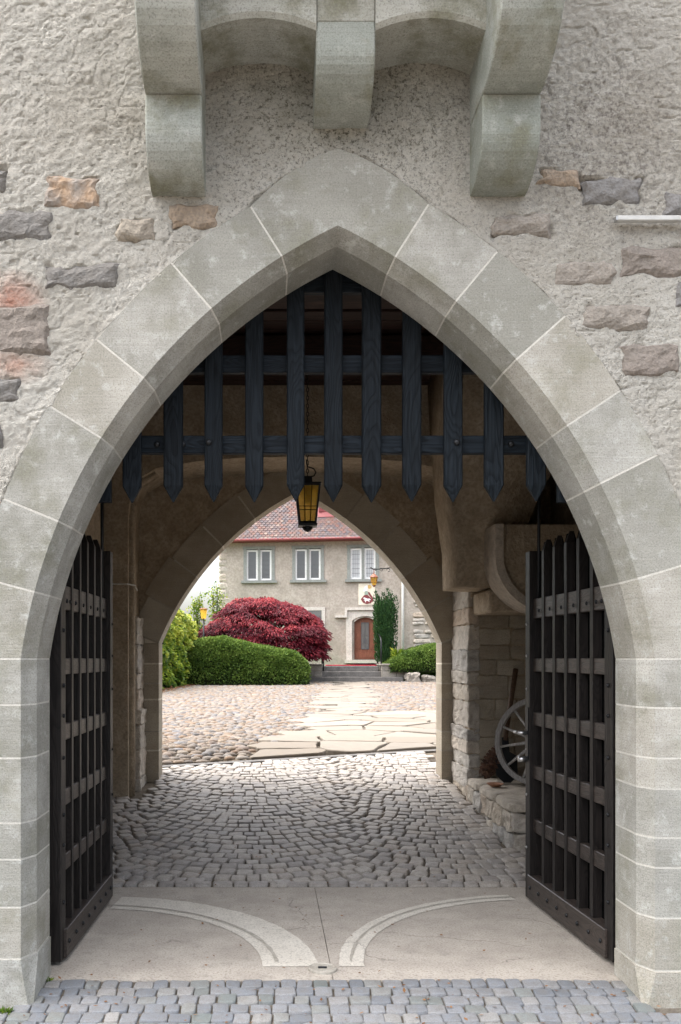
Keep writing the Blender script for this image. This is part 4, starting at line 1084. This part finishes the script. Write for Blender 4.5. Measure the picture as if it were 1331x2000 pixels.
# red maple
mp=thing('maple_tree','domed crimson laceleaf maple tree in front of the house','tree',(-.1,35.6,1.2))
tr=MB()
for k in range(8):
    a=k*2*PI/8+.3; r=random.uniform(1.2,2.0); tr.add(*tubevf([(-.1,35.6,1.1),(-.1+.15*math.cos(a),35.6+.15*math.sin(a),1.9),(-.1+r*.5*math.cos(a),35.6+.35*r*math.sin(a),2.7),(-.1+r*math.cos(a),35.6+.6*r*math.sin(a),3.2)],[.13,.10,.06,.02],6))
tr.build('trunk',M['bark'],mp)
lob=[]
for k in range(150):
    u=random.uniform(-1,1); v=random.uniform(-1,1)
    if u*u+v*v>1: continue
    x=-.25+u*2.12; y=35.6+v*1.35
    top=float(np.interp(x,[-2.4,-2.0,-1.4,-.6,.2,1.0,1.5,1.9,2.2],[2.6,3.1,3.85,4.2,3.95,3.7,3.5,3.0,2.4]))
    e_=math.sqrt(max(0,1-v*v)); lob.append((x,y,1.7+(top-1.7)*(.25+.75*e_)-random.random()*.28+.08))
for k in range(120):     # weeping skirt
    a=random.uniform(PI*.95,2*PI*1.02); x=-.25+2.15*math.cos(a); y=35.6+1.4*math.sin(a); lob.append((x,y,random.uniform(1.75,2.9) if x<1.0 else random.uniform(1.85,2.95)))
P=[];D=[];TT=[]
for (lx_,ly_,lz_) in lob:
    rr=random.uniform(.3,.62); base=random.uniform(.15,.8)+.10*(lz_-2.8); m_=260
    a=RNG.random(m_)*2*PI; q=np.sqrt(RNG.random(m_)); ox=q*np.cos(a)*rr; oy=q*np.sin(a)*rr; oz=-.42*q**2*rr*1.3+RNG.normal(size=m_)*.035
    P.append(np.stack([lx_+ox,ly_+oy,lz_+oz],1)); out=np.array([lx_+.12,(ly_-35.6)*1.5,0]); out=out/(np.linalg.norm(out)+.3)
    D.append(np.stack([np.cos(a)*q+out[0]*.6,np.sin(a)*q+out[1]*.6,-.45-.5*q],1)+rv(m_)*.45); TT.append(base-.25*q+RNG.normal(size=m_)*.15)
P=np.concatenate(P);D=np.concatenate(D);TT=np.concatenate(TT);n=len(P)
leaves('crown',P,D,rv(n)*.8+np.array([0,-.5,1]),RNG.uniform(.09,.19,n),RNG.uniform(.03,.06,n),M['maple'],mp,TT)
# columnar yew
yw=thing('columnar_yew','narrow dark green columnar yew beside the house door','tree',(4.92,37.7,1.35))
fixn(mk('trunk',*tubevf([(4.92,37.75,1.2),(4.92,37.75,4.2)],[.16,.04],7),M['bark'],yw,True)); Ps=[];Ds=[];Ts=[]
for k in range(46):
    a=random.uniform(0,2*PI); r=math.sqrt(random.random())*.34; x=4.92+r*math.cos(a); y=37.7+r*math.sin(a); top=random.uniform(3.6,4.65)-r*.6; m_=260; b0=random.uniform(.3,.8)
    z=1.45+(top-1.45)*RNG.random(m_)**.85; lean=(z-1.45)/3.2
    sp_=.10*np.minimum(1,(top-z)*2.2+.1)*np.where(z<1.9,.6,1); aa=RNG.random(m_)*2*PI
    Ps.append(np.stack([x+(x-4.92)*.35*lean+np.cos(aa)*sp_,y+np.sin(aa)*sp_,z],1)); Ds.append(np.stack([np.cos(aa)*.5,np.sin(aa)*.5,np.full(m_,.9)],1)+rv(m_)*.3); Ts.append(b0+RNG.normal(size=m_)*.2)
P=np.concatenate(Ps);n=len(P); leaves('crown',P,np.concatenate(Ds),rv(n),RNG.uniform(.08,.15,n),RNG.uniform(.03,.05,n),M['yew'],yw,np.concatenate(Ts))
fe=thing('fern_clump','small bright green fern clump at the foot of the yew','fern',(5.3,37.0,1.3)); n=260
a=RNG.random(n)*2*PI; leaves('frond',np.stack([5.3+.12*np.cos(a),37+.1*np.sin(a),1.3+RNG.random(n)*.6],1),np.stack([np.cos(a)*.7,np.sin(a)*.7,np.full(n,.8)],1)+rv(n)*.3,rv(n),RNG.uniform(.15,.3,n),RNG.uniform(.04,.07,n),M['ivy'],fe,.5+RNG.normal(size=n)*.2)
# fallen leaves
def litter(name,label,pts,size,zo=.012):
    n=len(pts); P=np.array([(x,y,gz(y)+zo+random.random()*.006) for x,y in pts]); D=rv(n); D[:,2]*=.15
    o=leaves(name,P,D,np.tile([0,0,1.],(n,1))+rv(n)*.3,size*RNG.uniform(.6,1.4,n),size*.6*RNG.uniform(.6,1.3,n),M['dry'],None,RNG.random(n)); tag(o,label,None,None,'stuff')
litter('fallen_leaves','dry brown leaves along the foot of the ivy bank',[(-3.3-.35*abs(random.gauss(0,1))+.6*random.random()+(t_-29)*.1,t_) for t_ in [random.uniform(25,34) for _ in range(1100)]],.10,.05)
litter('leaf_crumbs','tiny dry leaf crumbs strewn on the threshold and setts',[(random.uniform(-1.05,1.7),random.uniform(4.2,6.25)) for _ in range(70)]+[(random.uniform(-1.2,1.9),random.uniform(6.27,7.2)) for _ in range(160)]+[(random.uniform(-1.2,1.9),random.uniform(4.0,4.47)) for _ in range(60)],.022)

# ------------------------------------------------------------------ the house across the court
HA=-.14                                             # the front stands slightly oblique
def hy(x): return 39.9+(x-1)*HA
ho=thing('house','grey rendered two storey house with red eaves and mixed tile roof','house',(3,hy(3),.7))
def W(x,d,z): return (x,hy(x)-d,z)                  # point on the front, d proud of it
def hbox(name,x0,x1,d0,d1,z0,z1,m,parent=ho,tint=None):
    V=[W(x,d,z) for z in (z0,z1) for d in (d1,d0) for x in (x0,x1)]
    return fixn(mk(name,V,boxvf(0,1,0,1,0,1)[1],m,parent,False,tint))
HX0,HX1=-2.2,13.5; ZE=6.74
wins=[(-1.13,.27),(1.05,2.45),(3.47,4.85)]; wz0,wz1=5.1,6.5
DX0,DX1,DZ0,DZ1=3.78,4.74,1.58,3.42
# wall in panels round the openings
def wallp(x0,x1,z0,z1): hbox('wall',x0,x1,-.4,0,z0,z1,M['hplaster'])
wallp(HX0,HX1,wz1,ZE+.25)
xsw=[HX0]+[v for a,b in wins for v in (a+.12,b-.12)]+[HX1]
for k in range(0,len(xsw),2): wallp(xsw[k],xsw[k+1],wz0,wz1)
wallp(HX0,HX1,DZ1,wz0); wallp(HX0,DX0,.3,DZ1); wallp(DX1,HX1,.3,DZ1)
hbox('side_wall',HX0,HX0+.3,-8,-.4,.3,ZE+.2,M['hplaster']); hbox('back_wall',HX0,HX1,-8.3,-8,.3,ZE+.2,M['hplaster']); hbox('room_floor',HX0+.3,HX1,-8,-.4,4.0,4.2,M['hplaster'])
for k,(a,b) in enumerate(wins):
    fr_=hbox('window',a,a+.14,-.2,.035,wz0,wz1,M['hstone'])
    hbox('jamb',b-.14,b,-.2,.035,wz0,wz1,M['hstone'],fr_); hbox('lintel',a-.03,b+.03,-.2,.04,wz1,wz1+.13,M['hstone'],fr_)
    hbox('sill',a-.1,b+.1,-.2,.13,wz0-.11,wz0,M['hstone'],fr_); mid_=(a+b)/2; hbox('mullion',mid_-.055,mid_+.055,-.2,.03,wz0,wz1,M['hstone'],fr_)
    for x0,x1 in ((a+.14,mid_-.055),(mid_+.055,b-.14)):
        q=MB(); t=.075
        for c in ((x0,x0+t,wz0+.02,wz1-.02),(x1-t,x1,wz0+.02,wz1-.02),(x0+t,x1-t,wz0+.02,wz0+.02+t),(x0+t,x1-t,wz1-.02-t,wz1-.02)):
            q.add([W(x,d,z) for z in (c[2],c[3]) for d in (-.05,-.10) for x in (c[0],c[1])],boxvf(0,1,0,1,0,1)[1])
        fixn(q.build('casement',M['white'],fr_))
        hbox('pane',x0+t,x1-t,-.10,-.085,wz0+.07,wz1-.07,M['sky_pane'] if k==2 else M['pane'],fr_)
        q=MB()
        for j in range(1,4): xx=x0+t+(x1-x0-2*t)*j/4; q.add([W(x,d,z) for z in (wz0+.07,wz1-.07) for d in (-.078,-.084) for x in (xx-.008,xx+.008)],boxvf(0,1,0,1,0,1)[1])
        for j in range(1,6): zz=wz0+.07+(wz1-wz0-.14)*j/6; q.add([W(x,d,z) for z in (zz-.008,zz+.008) for d in (-.0775,-.0835) for x in (x0+t,x1-t)],boxvf(0,1,0,1,0,1)[1])
        fixn(q.build('lead_grid',M['lead'],fr_))
# ground-floor window half hidden by the maple
gw=hbox('window',1.2,1.3,0,.04,2.2,3.75,M['dstone']); hbox('jamb',2.35,2.5,0,.04,2.2,3.75,M['dstone'],gw); hbox('lintel',1.2,2.5,0,.045,3.75,3.9,M['dstone'],gw); hbox('pane',1.3,2.35,.002,.012,2.2,3.75,M['pane'],gw)
# door with stone surround and label mould
sr=hbox('door_surround',DX0-.36,DX0-.10,-.1,.06,DZ0-.02,3.72,M['dstone']); hbox('jamb',DX1+.10,DX1+.36,-.1,.06,DZ0-.02,3.72,M['dstone'],sr)
n=10; top=[]
for i in range(n+1):
    u=i/n*2-1; top.append((DX0+(DX1-DX0)*i/n,3.22+.2*(1-abs(u)**2.4)))
def archband(name,o,d0,d1,zt_,m,parent):
    V=[];Fc=[];x0,x1=DX0-o,DX1+o
    for i in range(n+1):
        u=i/n*2-1; x=x0+(x1-x0)*i/n; zb_=3.22+o*.6+.2*(1-abs(u)**2.4)
        V+=[W(x,d1,zb_),W(x,d1,zt_),W(x,d0,zt_),W(x,d0,zb_)]
    for i in range(n):
        for j in range(4): Fc.append([4*i+j,4*i+(j+1)%4,4*i+4+(j+1)%4,4*i+4+j])
    return fixn(mk(name,V,Fc,m,parent))
archband('arch_stone',.10,-.1,.06,3.72,M['dstone'],sr); archband('inner_arch',.0,-.22,.0,3.62,M['dstone'],sr)
hbox('inner_jamb',DX0-.10,DX0-.0,-.22,.0,DZ0-.02,3.3,M['dstone'],sr); hbox('inner_jamb',DX1,DX1+.10,-.22,.0,DZ0-.02,3.3,M['dstone'],sr)
hbox('label_mould',DX0-.42,DX1+.42,.0,.15,3.74,3.86,M['dstone'],sr); hbox('label_mould',DX0-.42,DX0-.32,.0,.15,3.42,3.74,M['dstone'],sr); hbox('label_stop',DX0-.85,DX0-.42,.0,.15,3.42,3.52,M['dstone'],sr)
hbox('threshold_stone',DX0-.42,DX1+.42,-.1,.30,DZ0-.17,DZ0-.02,M['dstone'],sr)
dv=hbox('door',DX0,DX1,-.20,-.14,DZ0,3.45,M['door'])
for a,b,c,d in ((DX0+.05,DX0+.26,DZ0+.45,3.2),(DX1-.26,DX1-.05,DZ0+.45,3.2),(DX0+.08,DX1-.08,DZ0+.08,DZ0+.34)): hbox('panel',a,b,-.139,-.125,c,d,M['door'],dv)
hbox('pane',DX0+.32,DX1-.32,-.1395,-.130,DZ0+.45,3.2,M['pane'],dv)
q=MB()
for xx in (DX0+.32,(DX0+DX1)/2,DX1-.32): q.add([W(x,d,z) for z in (DZ0+.45,3.2) for d in (-.118,-.129) for x in (xx-.012,xx+.012)],boxvf(0,1,0,1,0,1)[1])
for zz in (DZ0+.45,DZ0+.72,2.65,3.2): q.add([W(x,d,z) for z in (zz-.012,zz+.012) for d in (-.1175,-.1285) for x in (DX0+.32,DX1-.32)],boxvf(0,1,0,1,0,1)[1])
cxx=(DX0+DX1)/2; q.add([W(cxx+.09*math.cos(k*PI/4),-.117,2.38+.09*math.sin(k*PI/4)) for k in range(8)],[list(range(8))])
q.build('grille',M['lead'],dv); hbox('handle',DX1-.09,DX1-.05,-.138,-.07,2.42,2.62,M['steel'],dv)
# painted coat of arms: cream panel, red shield with a white horse, helmet and crest
def flat(name,pts,d0,d1,m,parent):
    V=[W(x,d1,z) for x,z in pts]+[W(x,d0,z) for x,z in pts]; n=len(pts)
    return fixn(mk(name,V,[list(range(n)),list(range(2*n-1,n-1,-1))]+[[i,n+i,n+(i+1)%n,(i+1)%n] for i in range(n)],m,parent))
ax,az=4.32,4.45
ca_=hbox('coat_of_arms',ax-.36,ax+.36,.0,.02,az-.47,az+.47,M['pale']); ca_['label']='cream wall panel painted with a red shield and white horse'
flat('shield',[(ax-.26,az-.22),(ax-.12,az-.05),(ax+.02,az-.02),(ax+.16,az-.16),(ax+.26,az-.28),(ax+.18,az-.40),(ax+.0,az-.44),(ax-.16,az-.38)],.02,.035,M['red'],ca_)
flat('horse',[(ax-.16,az-.2),(ax-.12,az-.14),(ax-.05,az-.17),(ax+.02,az-.2),(ax+.12,az-.2),(ax+.18,az-.26),(ax+.10,az-.27),(ax+.12,az-.37),(ax+.06,az-.30),(ax-.02,az-.29),(ax-.06,az-.38),(ax-.08,az-.28),(ax-.14,az-.27),(ax-.08,az-.22)],.035,.042,M['white'],ca_)
flat('mantling',[(ax+.02,az+.08),(ax+.1,az+.1),(ax+.3,az-.2),(ax+.27,az-.36),(ax+.2,az-.3),(ax+.2,az-.2)],.02,.03,M['red'],ca_)
flat('helmet',[(ax-.1,az-.04),(ax-.1,az+.08),(ax-.04,az+.14),(ax+.04,az+.12),(ax+.07,az+.0),(ax+.0,az-.03)],.02,.045,M['greyg'],ca_)
flat('crest',[(ax-.16,az+.1),(ax-.1,az+.3),(ax-.02,az+.4),(ax+.04,az+.36),(ax+.03,az+.15),(ax-.03,az+.14)],.02,.038,M['white'],ca_)
flat('crest_plume',[(ax+.05,az+.26),(ax+.06,az+.4),(ax+.16,az+.4),(ax+.2,az+.3),(ax+.13,az+.23)],.02,.036,M['gold'],ca_)
# down pipe, exposed stones, quoins
fixn(mk('down_pipe',*tubevf([W(5.86,.1,1.2),W(5.86,.1,5.25),W(5.86,.1,ZE-.4)],.06,8),M['white'],ho,True)); hbox('pipe_head',5.74,5.98,.02,.2,5.2,5.35,M['white'])
z=1.2; r_=0
while z<5.6:
    hh=random.uniform(.14,.26); x=6.3+random.uniform(0,.15)
    while x<9:
        wd=random.uniform(.35,.95)
        if random.random()<.68: 
            y_=hy(x+wd/2); rough('wall_stone',x,x+wd-.05,y_-.05,y_+.12,z,z+hh-.04,M['jstone'],ho,.035,5,6.,None,4.)
        x+=wd
    z+=hh; r_+=1
z=1.0; r_=0
while z<ZE-.1:
    hh=random.uniform(.25,.4); wd=(.35,.6)[r_%2]; y_=hy(HX0); rough('quoin',HX0-.05,HX0+wd,y_-.05,y_+.4,z,z+hh-.03,M['jstone'],ho,.03,5,7.,None,4.); z+=hh; r_+=1
# eaves, gutter and tiles
hbox('eaves_board',HX0-.4,HX1,-.2,.5,ZE+.06,ZE+.16,M['red']); 
fixn(mk('gutter',*tubevf([W(HX0-.45,.55,ZE+.12),W(6,.55,ZE+.12),W(HX1,.55,ZE+.12)],.07,8),M['red'],ho,True))
SL=math.radians(50); cs,sn=math.cos(SL),math.sin(SL)
def R(x,s,h): return (x,hy(x)-.55+s*cs-h*sn,ZE+.16+s*sn+h*cs)
rf=fixn(mk('roof',[R(HX0-.45,0,0),R(HX1,0,0),R(HX1,7.3,0),R(HX0-.45,7.3,0),R(HX0-.45,0,-.12),R(HX1,0,-.12),R(HX1,7.3,-.12),R(HX0-.45,7.3,-.12)],[[0,1,2,3],[7,6,5,4],[0,4,5,1],[2,6,7,3],[0,3,7,4],[1,5,6,2]],M['tile'],ho,False,.2))
tl=MB(); s=0; r_=0
while s<6.2:
    x=HX0-.45+(r_%2)*.09
    while x<10.2:
        w_=.084; k=random.uniform(0,.012)
        tl.add([R(x-w_,s+.02,.036+k),R(x-w_*.6,s-.035,.04+k),R(x,s-.055,.042+k),R(x+w_*.6,s-.035,.04+k),R(x+w_,s+.02,.036+k),R(x+w_,s+.2,.008),R(x-w_,s+.2,.008)],[[0,1,2,3,4,5,6]],random.random()**1.0)
        x+=.18
    s+=.135; r_+=1
tag(tl.build('roof_tile_field',M['tile'],rf),kind='stuff')
# half-timbered dormer, red timbers and white panels
dm=MB(); dx0,dx1=2.35,4.9; s0=1.75
yb_=hy(3.3)-.55+s0*cs; zb_=ZE+.16+s0*sn
dmo=fixn(mk('dormer',*boxvf(dx0,dx1,yb_,yb_+2.6,zb_,zb_+1.5),M['white'],rf))
for a,b,c,d in ((dx0-.1,dx1+.1,zb_-.06,zb_+.18),(dx0-.1,dx1+.1,zb_+1.4,zb_+1.6)): bbox('timber',a,b,yb_-.08,yb_-.001,c,d,M['red'],ho,.01)
for x in (dx0,2.95,3.55,4.15,dx1-.15): bbox('timber',x,x+.14,yb_-.06,yb_-.002,zb_+.18,zb_+1.4,M['red'],ho,.01)
fixn(mk('timber',*sweep([[(2.5+q,y,zb_+.18),(2.65+q,y,zb_+.18),(2.95,y,zb_+1.0),(2.8,y,zb_+1.0)] for y,q in ((yb_-.05,0),(yb_-.003,0))]),M['red'],ho))
V,Fc=sweep([[R(dx0-.15,s0-.45,.06),R(dx1+.15,s0-.45,.06),R(dx1+.15,s0+.02,.12),R(dx0-.15,s0+.02,.12)],[R(dx0-.15,s0-.45,.03),R(dx1+.15,s0-.45,.03),R(dx1+.15,s0+.02,.03),R(dx0-.15,s0+.02,.03)]]); fixn(mk('dormer_apron',V,Fc,M['red'],ho))
V,Fc=sweep([[(x,yb_-.3,zb_+1.6),(x,yb_+3,zb_+2.6),(x,yb_+3,zb_+2.7),(x,yb_-.3,zb_+1.7)] for x in (dx0-.3,dx1+.3)]); fixn(mk('dormer_roof',V,Fc,M['tile'],ho))

# terrace, steps, rails, mat
tg=MB(); tg.box(-12,1.55,36.4,60,.5,1.3); tg.box(4.75,16,36.9,60,.5,1.3); tg.box(1.55,4.75,37.55,60,.5,1.29); tgo=tg.build('lawn',M['lawn']); tag(tgo,'strip of green lawn on the terrace before the house',None,None,'structure')
st=thing('stone_steps','three dark stone steps with low flanking walls and steel handrails','steps',(3.25,36.6,.65))
bbox('step',1.40,5.45,36.2,38.2,.5,.865,M['step'],st,.012); bbox('step',1.95,4.72,36.65,38.2,.866,1.08,M['step'],st,.012); bbox('step',2.2,4.55,37.05,38.6,1.081,1.30,M['step'],st,.012)
def flank(x0,x1):
    f=None
    for z0,z1,xs_ in ((.866,1.10,(x0,(x0+x1)/2+.1,x1)),(1.106,1.325,(x0,(x0+x1)/2-.15,x1))):
        for a,b in zip(xs_,xs_[1:]): bbox('wall_block',a+.006,b-.006,36.45,38.0,z0,z1,M['wallblk'],st,.012)
    bbox('coping',x0-.03,x1+.03,36.4,38.0,1.33,1.40,M['wallblk'],st,.012)
flank(1.32,2.18); flank(4.6,5.62)
for x in (2.25,4.62):
    fixn(mk('handrail',*tubevf([(x,36.75,.87),(x,36.75,2.3),(x,36.9,2.45),(x,37.9,2.75),(x,37.95,1.32)] if x>4 else [(x,36.75,.87),(x,36.75,2.42),(x,36.85,2.5),(x,37.6,2.72),(x,37.65,1.32)],.032,8),M['iron'],st,True))
mt=bbox('doormat',2.45,4.6,38.0,38.6,1.305,1.34,M['mat'],None,.008); tag(mt,'red mat lying before the house door','mat')
# wall lamp on a scrolled bracket
wp=W(5.86,.12,5.4)
wb=thing('bracket_lamp','red brown lantern hanging from a scrolled iron bracket above the yew','lamp',W(5.86,.0,5.3))
def bk(u,z): return (5.86-u*1.35,hy(5.86)-.15-u*.75,z)
q=MB(); q.add(*tubevf([bk(0,5.25),bk(.15,5.5),bk(.4,5.55),bk(.7,5.48),bk(1,5.42),bk(1.12,5.5)],.022,5))
for c,r in ((.25,.12),(.5,.1),(.75,.09),(.95,.07)):
    q.add(*tubevf([bk(c+r*.7*math.cos(a)*(1-a/9),5.42+r*math.sin(a)*(1-a/9)) for a in [k*.6 for k in range(11)]],.014,4))
q.build('bracket',M['iron'],wb); b0=bk(1,5.0); m_lr=m_flat('red_brown_lamp_metal',(.26,.10,.06),.5)
lb=fixn(mk('lantern_body',*lathevf([(.06,-.33),(.10,-.26),(.15,-.02),(.15,.0)],(b0[0],b0[1],b0[2]+.08),8),M['amber'],wb))
fixn(mk('lantern_cap',*lathevf([(.175,.0),(.17,.03),(.08,.12),(.03,.16),(.02,.34)],(b0[0],b0[1],b0[2]+.08),8),m_lr,wb)); fixn(mk('lantern_base',*lathevf([(.01,-.42),(.05,-.37),(.085,-.335),(.06,-.325)],(b0[0],b0[1],b0[2]+.08),8),m_lr,wb))
q=MB()
for k in range(8): a=k*PI/4; q.add(*tubevf([(b0[0]+.102*math.cos(a),b0[1]+.102*math.sin(a),b0[2]-.18),(b0[0]+.155*math.cos(a),b0[1]+.155*math.sin(a),b0[2]+.08)],.012,4))
q.build('lantern_frame',m_lr,wb)
# garden lamp by the ivy
gp_=at(398,1198,34.2); gl=thing('garden_lamp','amber glass garden lamp on a post between ivy and maple','lamp',(gp_.x,34.2,.6))
fixn(mk('post',*tubevf([(gp_.x,34.2,.5),(gp_.x,34.2,gp_.z-.2)],.035,8),M['iron'],gl,True)); fixn(mk('glass',*lathevf([(.09,-.2),(.13,.14),(.125,.15),(.001,.15)],(gp_.x,34.2,gp_.z),10),M['amber'],gl)); fixn(mk('cap',*lathevf([(.16,.15),(.16,.18),(.05,.2),(.001,.21)],(gp_.x,34.2,gp_.z),10),M['terra'],gl))

# weeds in the corners by the piers
for x,y,n,lab in ((-1.22,4.13,60,'tiny green weed tuft at the foot of the left pier'),(-1.1,4.46,24,'few green weed leaves at the left end of the threshold')):
    wd_=thing('weed_tuft',lab,'weed',(x,y,gz(y))); a=RNG.random(n)*2*PI; r=RNG.random(n)*.035
    leaves('leaf_blades',np.stack([x+r*np.cos(a),y+r*.6*np.sin(a),np.full(n,gz(y)+.002)],1),np.stack([np.cos(a)*.7,np.sin(a)*.7,np.full(n,.6)],1)+rv(n)*.4,rv(n),RNG.uniform(.015,.035,n),RNG.uniform(.008,.014,n),M['ivy'],wd_,.3+RNG.normal(size=n)*.2)
